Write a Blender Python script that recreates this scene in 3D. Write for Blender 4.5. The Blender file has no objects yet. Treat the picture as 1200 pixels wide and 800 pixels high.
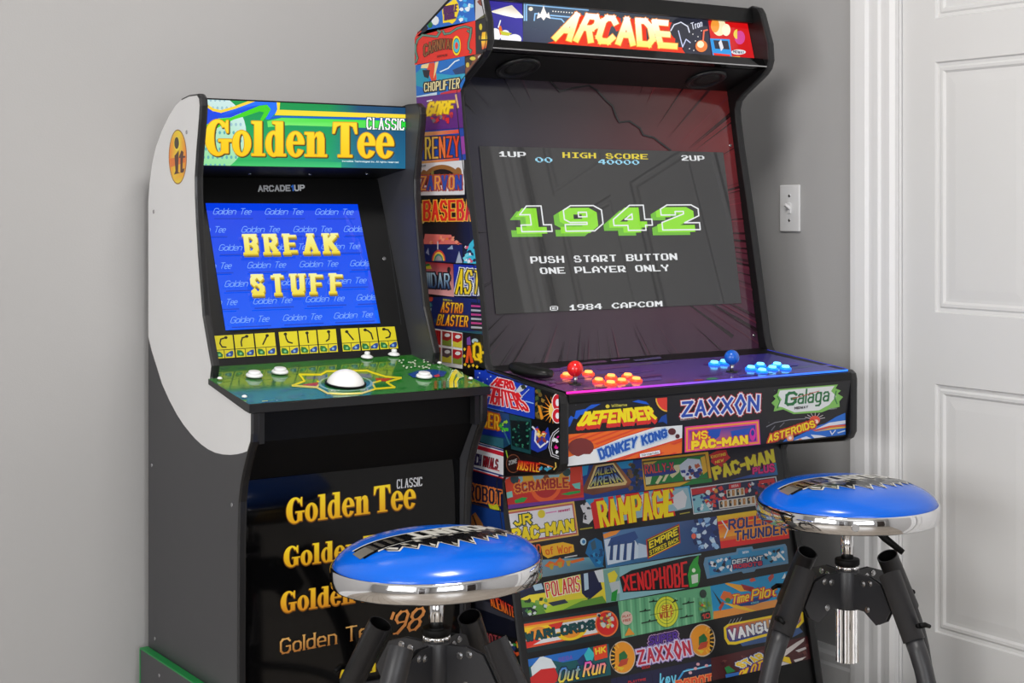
import bpy, bmesh, math, random
from mathutils import Vector, Matrix

# ------------------------------------------------------------------ camera, world, light
scn = bpy.context.scene
COL = scn.collection
FPX, YAW, HORIZON, EYE = 1824.5, 0.5901, 245.3, 1.22      # calibrated for the 1200 x 800 frame
cam_d = bpy.data.cameras.new('camera')
cam_d.sensor_width = 36.0
cam_d.lens = 36.0 * FPX / 1200.0
cam_d.shift_y = -(400 - HORIZON) / 1200.0
cam_d.clip_start = 0.05
cam = bpy.data.objects.new('camera', cam_d)
cam.location = (0, 0, EYE)
cam.rotation_euler = (math.pi / 2, 0, -YAW)
COL.objects.link(cam)
scn.camera = cam

scn.view_settings.view_transform = 'Standard'
scn.view_settings.look = 'None'
scn.view_settings.exposure = 0.0
scn.view_settings.gamma = 1.0
scn.view_settings.use_curve_mapping = False
scn.cycles.use_denoising = True
scn.cycles.max_bounces = 8
scn.cycles.diffuse_bounces = 5
scn.cycles.glossy_bounces = 4
scn.cycles.sample_clamp_indirect = 6.0

world = bpy.data.worlds.new('sky')
scn.world = world
world.use_nodes = True
wn = world.node_tree
bg = wn.nodes['Background']
bg.inputs[0].default_value = (0.80, 0.88, 1.0, 1)
bg.inputs[1].default_value = 1.0


def area_light(name, loc, target, sx, sy, power, color):
    d = bpy.data.lights.new(name, 'AREA')
    d.shape = 'RECTANGLE'
    d.size, d.size_y, d.energy, d.color = sx, sy, power, color
    o = bpy.data.objects.new(name, d)
    o.location = loc
    o.rotation_euler = (Vector(target) - Vector(loc)).to_track_quat('-Z', 'Y').to_euler()
    COL.objects.link(o)
    return o


# room: x -2.60..2.69, y -2.80..3.10, z 0..2.60
RX0, RX1, RY0, RY1, RZ1 = -2.60, 2.69, -2.80, 3.10, 2.60
# daylight standing in the two window openings, and one ceiling fitting
area_light('window_daylight', (RX0 - 0.10, 0.55, 1.50), (RX1, 0.55, 1.42), 2.3, 1.35, 80, (1.0, 0.985, 0.96))
area_light('window_daylight', (-0.35, RY0 - 0.10, 1.50), (-0.35, 3, 1.42), 2.5, 1.35, 70, (0.97, 0.985, 1.0))
area_light('ceiling_lamp_light', (1.25, 1.75, 2.52), (1.25, 1.75, 0), 0.50, 0.50, 26, (1.0, 0.97, 0.93))

# ------------------------------------------------------------------ pixel -> place helpers
_fw = Vector((math.sin(YAW), math.cos(YAW), 0))
_rt = Vector((math.cos(YAW), -math.sin(YAW), 0))
_up = Vector((0, 0, 1))
_eye = Vector((0, 0, EYE))


def on_plane(x, y, p, n):
    d = _fw + _rt * ((x - 600.0) / FPX) + _up * ((HORIZON - y) / FPX)
    return _eye + d * ((Vector(p) - _eye).dot(n) / d.dot(n))


# ------------------------------------------------------------------ materials
def lin(c):
    return c / 12.92 if c <= 0.04045 else ((c + 0.055) / 1.055) ** 2.4


def rgb(c):
    return (lin(c[0] / 255), lin(c[1] / 255), lin(c[2] / 255), 1.0)


def mat(name, color, rough=0.5, metal=0.0, spec=0.5, coat=0.0, coat_rough=0.05, emit=None, emit_s=0.0,
        noise=0.0, nscale=40.0, bump=0.0, bscale=200.0):
    m = bpy.data.materials.new(name)
    m.use_nodes = True
    nt = m.node_tree
    b = nt.nodes['Principled BSDF']
    b.inputs['Base Color'].default_value = rgb(color)
    b.inputs['Roughness'].default_value = rough
    b.inputs['Metallic'].default_value = metal
    b.inputs['Specular IOR Level'].default_value = spec
    b.inputs['Coat Weight'].default_value = coat
    b.inputs['Coat Roughness'].default_value = coat_rough
    if emit is not None:
        b.inputs['Emission Color'].default_value = rgb(emit)
        b.inputs['Emission Strength'].default_value = emit_s
    if noise or bump:
        tc = nt.nodes.new('ShaderNodeTexCoord')
    if noise:
        n = nt.nodes.new('ShaderNodeTexNoise')
        n.inputs['Scale'].default_value = nscale
        n.inputs['Detail'].default_value = 4
        r = nt.nodes.new('ShaderNodeMixRGB')
        a = rgb(color)
        r.inputs[1].default_value = tuple(max(0, v * (1 - noise)) for v in a[:3]) + (1,)
        r.inputs[2].default_value = tuple(min(1, v * (1 + noise)) for v in a[:3]) + (1,)
        nt.links.new(tc.outputs['Object'], n.inputs['Vector'])
        nt.links.new(n.outputs['Fac'], r.inputs[0])
        nt.links.new(r.outputs[0], b.inputs['Base Color'])
    if bump:
        n2 = nt.nodes.new('ShaderNodeTexNoise')
        n2.inputs['Scale'].default_value = bscale
        n2.inputs['Detail'].default_value = 3
        bp = nt.nodes.new('ShaderNodeBump')
        bp.inputs['Strength'].default_value = bump
        bp.inputs['Distance'].default_value = 0.002
        nt.links.new(tc.outputs['Object'], n2.inputs['Vector'])
        nt.links.new(n2.outputs['Fac'], bp.inputs['Height'])
        nt.links.new(bp.outputs['Normal'], b.inputs['Normal'])
    return m


def print_mat(name, rough=0.3, emit=0.0, spec=0.5, coat=0.0, base=1.0):
    """printed artwork: colour comes from the 'print' attribute of the mesh"""
    m = bpy.data.materials.new(name)
    m.use_nodes = True
    nt = m.node_tree
    b = nt.nodes['Principled BSDF']
    at = nt.nodes.new('ShaderNodeAttribute')
    at.attribute_name = 'print'
    if base >= 1.0:
        nt.links.new(at.outputs['Color'], b.inputs['Base Color'])
    else:
        mx = nt.nodes.new('ShaderNodeMixRGB')
        mx.inputs[0].default_value = base
        mx.inputs[1].default_value = (0.004, 0.004, 0.004, 1)
        nt.links.new(at.outputs['Color'], mx.inputs[2])
        nt.links.new(mx.outputs[0], b.inputs['Base Color'])
    b.inputs['Roughness'].default_value = rough
    b.inputs['Specular IOR Level'].default_value = spec
    b.inputs['Coat Weight'].default_value = coat
    b.inputs['Coat Roughness'].default_value = 0.03
    if emit:
        nt.links.new(at.outputs['Color'], b.inputs['Emission Color'])
        b.inputs['Emission Strength'].default_value = emit
    return m


M = {}
M['wall'] = mat('grey_wall_paint', (172, 171, 171), 0.75, noise=0.03, nscale=3, bump=0.08, bscale=260)
M['ceiling'] = mat('white_ceiling_paint', (236, 235, 232), 0.9, bump=0.06)
M['trim'] = mat('white_trim_paint', (230, 230, 231), 0.38, noise=0.015, nscale=5)
M['door'] = mat('white_door_paint', (218, 218, 218), 0.42, noise=0.02, nscale=4)
M['plastic_white'] = mat('white_plastic', (235, 235, 236), 0.3)
M['black'] = mat('black_laminate', (13, 13, 14), 0.4, spec=0.35, noise=0.1, nscale=60)
M['black_matte'] = mat('black_matte_paint', (7, 7, 8), 0.55, spec=0.2, noise=0.1, nscale=60)
M['black_gloss'] = mat('black_acrylic', (6, 6, 7), 0.07, spec=0.42)
M['rubber'] = mat('black_edge_plastic', (26, 26, 28), 0.32, noise=0.06, nscale=50)
M['charcoal'] = mat('charcoal_laminate', (62, 62, 65), 0.42, noise=0.05, nscale=25, bump=0.05, bscale=400)
M['cream'] = mat('white_laminate', (226, 226, 227), 0.36, noise=0.02, nscale=12)
M['green_edge'] = mat('green_edge_plastic', (18, 138, 66), 0.4)
M['print'] = print_mat('printed_vinyl', 0.32)
M['lit'] = print_mat('backlit_print', 0.12, emit=0.95, base=0.15)
M['screen'] = print_mat('lit_screen', 0.03, emit=0.95, spec=0.9, base=0.0)
M['bezelart'] = print_mat('glossy_printed_bezel', 0.12, emit=0.0, spec=0.6)
M['deckart'] = print_mat('glossy_printed_deck', 0.14, spec=0.5)
M['turfdeck'] = print_mat('satin_printed_deck', 0.10, spec=0.42)
M['chrome'] = mat('chrome', (236, 236, 238), 0.06, metal=1.0)
M['steel'] = mat('brushed_steel', (190, 190, 192), 0.25, metal=1.0, bump=0.03, bscale=500)
M['powder'] = mat('black_powder_coat', (50, 50, 53), 0.38, noise=0.08, nscale=80, bump=0.12, bscale=900)
M['vinyl'] = mat('glossy_blue_vinyl', (0, 100, 220), 0.22, coat=0.2, noise=0.03, nscale=6)
M['vinylart'] = print_mat('printed_blue_vinyl', 0.2, coat=0.25)
M['red_ball'] = mat('red_ball_plastic', (225, 22, 22), 0.14, coat=0.5)
M['blue_ball'] = mat('blue_ball_plastic', (12, 96, 205), 0.14, coat=0.5)
M['red_led'] = mat('red_lit_plastic', (230, 30, 20), 0.2, emit=(255, 72, 36), emit_s=1.5)
M['red_core'] = mat('red_lit_core', (255, 120, 60), 0.2, emit=(255, 168, 84), emit_s=1.7)
M['blue_led'] = mat('blue_lit_plastic', (10, 90, 230), 0.2, emit=(14, 122, 255), emit_s=1.5)
M['blue_core'] = mat('blue_lit_core', (90, 200, 255), 0.2, emit=(120, 222, 255), emit_s=1.7)
M['edge_light'] = print_mat('edge_lit_acrylic', 0.2, emit=1.15)
M['mesh_black'] = mat('black_speaker_mesh', (12, 12, 12), 0.6, bump=0.8, bscale=900)

# floor boards
m = bpy.data.materials.new('grey_floor_boards')
m.use_nodes = True
nt = m.node_tree
b = nt.nodes['Principled BSDF']
tc = nt.nodes.new('ShaderNodeTexCoord')
br = nt.nodes.new('ShaderNodeTexBrick')
br.inputs['Scale'].default_value = 1.0
br.inputs['Brick Width'].default_value = 1.2
br.inputs['Row Height'].default_value = 0.13
br.inputs['Mortar Size'].default_value = 0.003
br.inputs['Color1'].default_value = rgb((172, 162, 150))
br.inputs['Color2'].default_value = rgb((154, 144, 132))
br.inputs['Mortar'].default_value = rgb((80, 74, 68))
nt.links.new(tc.outputs['Object'], br.inputs['Vector'])
nt.links.new(br.outputs['Color'], b.inputs['Base Color'])
b.inputs['Roughness'].default_value = 0.35
M['floor'] = m


# ------------------------------------------------------------------ mesh builder
class MB:
    def __init__(self, *mats):
        self.v, self.f, self.mi, self.fc, self.sm = [], [], [], [], []
        self.mats = list(mats)

    def slot(self, m):
        if m not in self.mats:
            self.mats.append(m)
        return self.mats.index(m)

    def face(self, pts, m=0, col=None, smooth=False):
        i0 = len(self.v)
        self.v += [tuple(p) for p in pts]
        self.f.append(tuple(range(i0, i0 + len(pts))))
        self.mi.append(m)
        self.fc.append(col)
        self.sm.append(smooth)

    def geo(self, verts, faces, m=0, smooth=False):
        i0 = len(self.v)
        self.v += [tuple(p) for p in verts]
        for f in faces:
            self.f.append(tuple(i + i0 for i in f))
            self.mi.append(m)
            self.fc.append(None)
            self.sm.append(smooth)

    def box(self, x0, x1, y0, y1, z0, z1, m=0, bev=0.0):
        bm = bmesh.new()
        bmesh.ops.create_cube(bm, size=1.0)
        for v in bm.verts:
            v.co = Vector((x0 + (v.co.x + .5) * (x1 - x0), y0 + (v.co.y + .5) * (y1 - y0), z0 + (v.co.z + .5) * (z1 - z0)))
        if bev:
            bmesh.ops.bevel(bm, geom=bm.edges[:], offset=bev, segments=2, affect='EDGES', profile=0.5)
        self.add_bm(bm, m)

    def add_bm(self, bm, m=0, smooth=False, xf=None):
        bm.verts.ensure_lookup_table()
        vs = [(xf @ v.co if xf else v.co.copy()) for v in bm.verts]
        fs = [[v.index for v in f.verts] for f in bm.faces]
        self.geo(vs, fs, m, smooth)
        bm.free()

    def prism(self, prof, x0, x1, m=0, m_side=None):
        """closed (y,z) profile swept from x0 to x1"""
        n = len(prof)
        vs = [(x0, y, z) for y, z in prof] + [(x1, y, z) for y, z in prof]
        self.geo(vs, [tuple(range(n))[::-1], tuple(range(n, 2 * n))], m)
        self.geo(vs, [(i, (i + 1) % n, (i + 1) % n + n, i + n) for i in range(n)], m if m_side is None else m_side)

    def tube(self, path, r, n=16, m=0, caps=True, smooth=True):
        pts = [Vector(p) for p in path]
        rs = r if isinstance(r, (list, tuple)) else [r] * len(pts)
        rings = []
        ref = None
        for i, p in enumerate(pts):
            t = (pts[min(i + 1, len(pts) - 1)] - pts[max(i - 1, 0)]).normalized()
            if ref is None:
                ref = Vector((0, 0, 1)) if abs(t.z) < 0.9 else Vector((1, 0, 0))
            u = (ref - t * ref.dot(t)).normalized()
            w = t.cross(u)
            ref = u
            rings.append([p + (u * math.cos(a) + w * math.sin(a)) * rs[i] for a in [2 * math.pi * k / n for k in range(n)]])
        vs = [p for rg in rings for p in rg]
        fs = []
        for i in range(len(rings) - 1):
            for k in range(n):
                fs.append((i * n + k, i * n + (k + 1) % n, (i + 1) * n + (k + 1) % n, (i + 1) * n + k))
        self.geo(vs, fs, m, smooth)
        if caps:
            self.geo(rings[0], [tuple(range(n))[::-1]], m)
            self.geo(rings[-1], [tuple(range(n))], m)

    def lathe(self, prof, n=48, m=0, smooth=True, xf=None):
        """(r,z) profile turned about the z axis"""
        vs, fs = [], []
        for r, z in prof:
            for k in range(n):
                a = 2 * math.pi * k / n
                p = Vector((r * math.cos(a), r * math.sin(a), z))
                vs.append(xf @ p if xf else p)
        for i in range(len(prof) - 1):
            for k in range(n):
                fs.append((i * n + k, i * n + (k + 1) % n, (i + 1) * n + (k + 1) % n, (i + 1) * n + k))
        self.geo(vs, fs, m, smooth)
        if prof[0][0] > 1e-6:
            self.geo(vs[:n], [tuple(range(n))[::-1]], m)
        if prof[-1][0] > 1e-6:
            self.geo(vs[-n:], [tuple(range(n))], m)

    def sphere(self, c, r, m=0, sz=1.0, n=24):
        prof = [(max(1e-7, r * math.sin(a)), -r * sz * math.cos(a)) for a in [math.pi * k / (n // 2) for k in range(n // 2 + 1)]]
        self.lathe(prof, n, m, True, Matrix.Translation(Vector(c)))

    def disc(self, c, nrm, r, m=0, n=20, h=0.002):
        q = Vector(nrm).to_track_quat('Z', 'Y').to_matrix().to_4x4()
        self.lathe([(r, 0), (r, h * .7), (r * .9, h), (1e-6, h)], n, m, False, Matrix.Translation(Vector(c)) @ q)

    def art(self, art, m=None):
        s = self.slot(m or M['print'])
        for pts, cols in art.polys:
            self.face(pts, s, cols)
        return self

    def build(self, name, parent=None, origin=None, bevel=0.0, weld=True, root=None):
        og = Vector(origin) if origin is not None else (Vector(parent_origin(parent)) if parent else Vector((0, 0, 0)))
        me = bpy.data.meshes.new(name)
        me.from_pydata([tuple(Vector(p) - og) for p in self.v], [], self.f)
        for mm in self.mats:
            me.materials.append(mm)
        me.polygons.foreach_set('material_index', self.mi)
        me.polygons.foreach_set('use_smooth', self.sm)
        if any(c is not None for c in self.fc):
            ca = me.color_attributes.new('print', 'FLOAT_COLOR', 'CORNER')
            buf = []
            for poly, c in zip(self.f, self.fc):
                if c is None:
                    buf += [0.01, 0.01, 0.01, 1] * len(poly)
                elif isinstance(c, list):
                    for cc in c:
                        buf += rgb(cc)
                else:
                    buf += list(rgb(c)) * len(poly)
            ca.data.foreach_set('color', buf)
        if weld:
            bm = bmesh.new()
            bm.from_mesh(me)
            bmesh.ops.remove_doubles(bm, verts=bm.verts[:], dist=1e-6)
            bm.to_mesh(me)
            bm.free()
        me.update()
        o = bpy.data.objects.new(name, me)
        COL.objects.link(o)
        if parent:
            o.parent = parent
        elif origin is not None:
            o.location = og
        if bevel:
            md = o.modifiers.new('bevel', 'BEVEL')
            md.width = bevel
            md.segments = 2
            md.limit_method = 'ANGLE'
            md.angle_limit = math.radians(40)
        return o


def parent_origin(o):
    p = Vector((0, 0, 0))
    while o:
        p += o.location
        o = o.parent
    return p


def thing(name, label, cat, loc=(0, 0, 0), rotz=0.0, group=None):
    o = bpy.data.objects.new(name, None)
    o.empty_display_size = 0.1
    COL.objects.link(o)
    o.location = loc
    o.rotation_euler = (0, 0, rotz)
    o['label'] = label
    o['category'] = cat
    if group:
        o['group'] = group
    return o


def structure(o):
    o['kind'] = 'structure'
    return o


# ------------------------------------------------------------------ printed artwork and lettering
FONT = {
    'A': '0,0 2,6 4,0|.8,2 3.2,2', 'B': '0,0 0,6 3,6 4,5 4,4 3,3 0,3|3,3 4,2 4,1 3,0 0,0',
    'C': '4,5 3,6 1,6 0,5 0,1 1,0 3,0 4,1', 'D': '0,0 0,6 2.6,6 4,4.6 4,1.4 2.6,0 0,0',
    'E': '4,6 0,6 0,0 4,0|0,3 3.2,3', 'F': '4,6 0,6 0,0|0,3 3.2,3',
    'G': '4,5 3,6 1,6 0,5 0,1 1,0 3,0 4,1 4,2.8 2.4,2.8', 'H': '0,0 0,6|4,0 4,6|0,3 4,3', 'I': '0,0 0,6',
    'J': '3.4,6 3.4,1 2.5,0 1,0 0,1.2', 'K': '0,0 0,6|4,6 0,2.6|1.4,3.6 4,0', 'L': '0,6 0,0 3.6,0',
    'M': '0,0 0,6 2.5,2.4 5,6 5,0', 'N': '0,0 0,6 4,0 4,6', 'O': '1,0 0,1 0,5 1,6 3,6 4,5 4,1 3,0 1,0',
    'P': '0,0 0,6 3,6 4,5 4,3.8 3,2.8 0,2.8', 'Q': '1,0 0,1 0,5 1,6 3,6 4,5 4,1 3,0 1,0|2.4,1.8 4.2,-.6',
    'R': '0,0 0,6 3,6 4,5 4,3.9 3,3 0,3|2,3 4,0', 'S': '4,5 3,6 1,6 0,5 0,4 1,3.1 3,2.9 4,2 4,1 3,0 1,0 0,1',
    'T': '0,6 4.4,6|2.2,6 2.2,0', 'U': '0,6 0,1 1,0 3,0 4,1 4,6', 'V': '0,6 2,0 4,6',
    'W': '0,6 1.2,0 2.5,4.4 3.8,0 5,6', 'X': '0,0 4,6|0,6 4,0', 'Y': '0,6 2,3 4,6|2,3 2,0', 'Z': '0,6 4,6 0,0 4,0',
    '0': '1,0 0,1 0,5 1,6 3,6 4,5 4,1 3,0 1,0', '1': '0,4.6 1.6,6 1.6,0', '2': '0,5 1,6 3,6 4,5 4,3.8 0,0 4,0',
    '3': '0,6 4,6 2,3.6 3.4,3.2 4,2 4,1 3,0 1,0 0,1', '4': '3,0 3,6 0,2 4,2', '8': '1,3 0,4 0,5 1,6 3,6 4,5 4,4 3,3 1,3 0,2 0,1 1,0 3,0 4,1 4,2 3,3',
    '9': '4,3 1,3 0,4 0,5 1,6 3,6 4,5 4,2 2,0 .6,0', '-': '0,3 2,3', '.': '0,0 .1,.1', "'": '.4,6 0,4.6', '*': '0,3 2,5|2,3 0,5', '!': '0,6 0,2|0,0 0,.1',
    '@': '2,-.9 0,3 2,6.9 4,3 2,-.9', '(': '1,6 0,4.5 0,1.5 1,0', ')': '0,6 1,4.5 1,1.5 0,0',
    'a': '0,3.4 .8,4 2.4,4 3.2,3.2 3.2,0|3.2,2.2 .8,2.2 0,1.4 0,.7 .7,0 2.4,0 3.2,.8', 'c': '3.2,3.4 2.4,4 .8,4 0,3.2 0,.8 .8,0 2.4,0 3.2,.6',
    'b': '0,6 0,0|0,3.2 .8,4 2.4,4 3.2,3.2 3.2,.8 2.4,0 .8,0 0,.8',
    'd': '3.2,6 3.2,0|3.2,3.2 2.4,4 .8,4 0,3.2 0,.8 .8,0 2.4,0 3.2,.8', 'e': '0,2 3.2,2 3.2,3.2 2.4,4 .8,4 0,3.2 0,.8 .8,0 3,0',
    'f': '2.4,6 1.4,6 .8,5.2 .8,0|0,3.9 2,3.9', 'g': '3.2,4 3.2,-1 2.4,-1.8 .4,-1.8|3.2,3.2 2.4,4 .8,4 0,3.2 0,.8 .8,0 2.4,0 3.2,.8',
    'h': '0,0 0,6|0,3.2 .8,4 2.4,4 3.2,3.2 3.2,0', 'i': '0,0 0,4|0,5.6 0,5.7', 'k': '0,0 0,6|3,4 0,1.6|1.2,2.6 3.2,0', 'l': '0,0 0,6',
    'm': '0,0 0,4 2,4 2.4,3.4 2.4,0|2.4,3.4 3,4 4.2,4 4.8,3.2 4.8,0', 'n': '0,0 0,4 2.4,4 3.2,3.2 3.2,0', 'o': '.8,0 0,.8 0,3.2 .8,4 2.4,4 3.2,3.2 3.2,.8 2.4,0 .8,0',
    'p': '0,-1.8 0,4 2.4,4 3.2,3.2 3.2,.8 2.4,0 0,0', 'r': '0,0 0,4|0,3 1,4 2.2,4', 's': '3,3.4 2.2,4 .8,4 0,3.2 .8,2.2 2.4,1.9 3.2,1 2.4,0 .8,0 0,.6',
    't': '.9,5.4 .9,.8 1.6,0 2.4,0|0,4 2.2,4', 'u': '0,4 0,.8 .8,0 3.2,0|3.2,4 3.2,0', 'v': '0,4 1.6,0 3.2,4', 'w': '0,4 1,0 2.2,3.4 3.4,0 4.4,4', 'y': '0,4 1.7,.4|3.4,4 1.2,-1.8',
}
_gl = {}


def glyph(ch):
    if ch not in _gl:
        st = [[tuple(float(t) for t in p.split(',')) for p in s.split()] for s in FONT[ch].split('|')]
        _gl[ch] = (st, max(x for s in st for x, y in s))
    return _gl[ch]


def ring(cx, cy, rx, ry, ix, iy, a0, a1, n=14, icx=None):
    """list of quads between an outer and an inner ellipse"""
    out = []
    icx = cx if icx is None else icx
    for k in range(n):
        q = []
        for t, (ex, ey, ox) in ((k, (rx, ry, cx)), (k + 1, (rx, ry, cx)), (k + 1, (ix, iy, icx)), (k, (ix, iy, icx))):
            a = math.radians(a0 + (a1 - a0) * t / n)
            q.append((ox + ex * math.cos(a), cy + ey * math.sin(a)))
        out.append(q)
    return out


def _box(x0, x1, y0, y1):
    return [(x0, y0), (x1, y0), (x1, y1), (x0, y1)]


SERIF = {   # heavy old-style serif: polygons, cap height 1
    'G': (.92, ring(.43, .5, .43, .52, .17, .43, 42, 318, 20, .47) + [_box(.56, .80, .06, .44), _box(.46, .92, .39, .46), [(.74, 1.0), (.80, 1.0), (.80, .64), (.75, .64), (.66, .82), (.7, .9)]]),
    'o': (.64, ring(.32, .35, .32, .37, .10, .28, 0, 360, 22)),
    'l': (.46, [_box(.10, .35, 0, .99), _box(0, .46, 0, .06), [(0, .93), (.12, .9), (.12, .99), (0, .99)]]),
    'd': (.70, ring(.28, .35, .28, .37, .09, .28, 0, 360, 22) + [_box(.35, .60, 0, .99), _box(.35, .70, 0, .06), [(.24, .93), (.36, .9), (.36, .99), (.24, .99)]]),
    'e': (.61, ring(.31, .35, .31, .37, .10, .29, 8, 330, 22) + [_box(.12, .61, .35, .42), ]),
    'n': (.76, [_box(.09, .32, 0, .70), _box(0, .39, 0, .06), _box(.44, .67, 0, .52), _box(.40, .76, 0, .06), [(0, .64), (.10, .62), (.10, .70), (0, .70)],
                [(.30, .55), (.40, .69), (.52, .72), (.62, .67), (.67, .52), (.44, .52), (.42, .58), (.38, .59), (.30, .48)]]),
    'T': (.84, [_box(.29, .56, 0, 1), _box(.02, .82, .92, 1), _box(.18, .67, 0, .06), [(0, .68), (.06, .68), (.14, .88), (.29, .94), (.02, 1.0)], [(.84, .68), (.78, .68), (.70, .88), (.55, .94), (.82, 1.0)]]),
}


def clip_poly(pts, cols, clip):
    """Sutherland-Hodgman against a convex polygon, any winding"""
    area = sum(clip[i][0] * clip[(i + 1) % len(clip)][1] - clip[(i + 1) % len(clip)][0] * clip[i][1] for i in range(len(clip)))
    sg = 1 if area > 0 else -1
    P = list(zip(pts, cols))
    for i in range(len(clip)):
        ax, ay = clip[i]
        bx, by = clip[(i + 1) % len(clip)]
        dist = lambda p: sg * ((bx - ax) * (p[1] - ay) - (by - ay) * (p[0] - ax))
        out = []
        for j in range(len(P)):
            (p, c), (q, e) = P[j], P[(j + 1) % len(P)]
            dp, dq = dist(p), dist(q)
            if dp >= 0:
                out.append((p, c))
            if (dp > 0 > dq) or (dp < 0 < dq):
                t = dp / (dp - dq)
                out.append(((p[0] + (q[0] - p[0]) * t, p[1] + (q[1] - p[1]) * t), tuple(c[k] + (e[k] - c[k]) * t for k in range(3))))
        P = out
        if len(P) < 3:
            return [], []
    return [p for p, c in P], [c for p, c in P]


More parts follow.
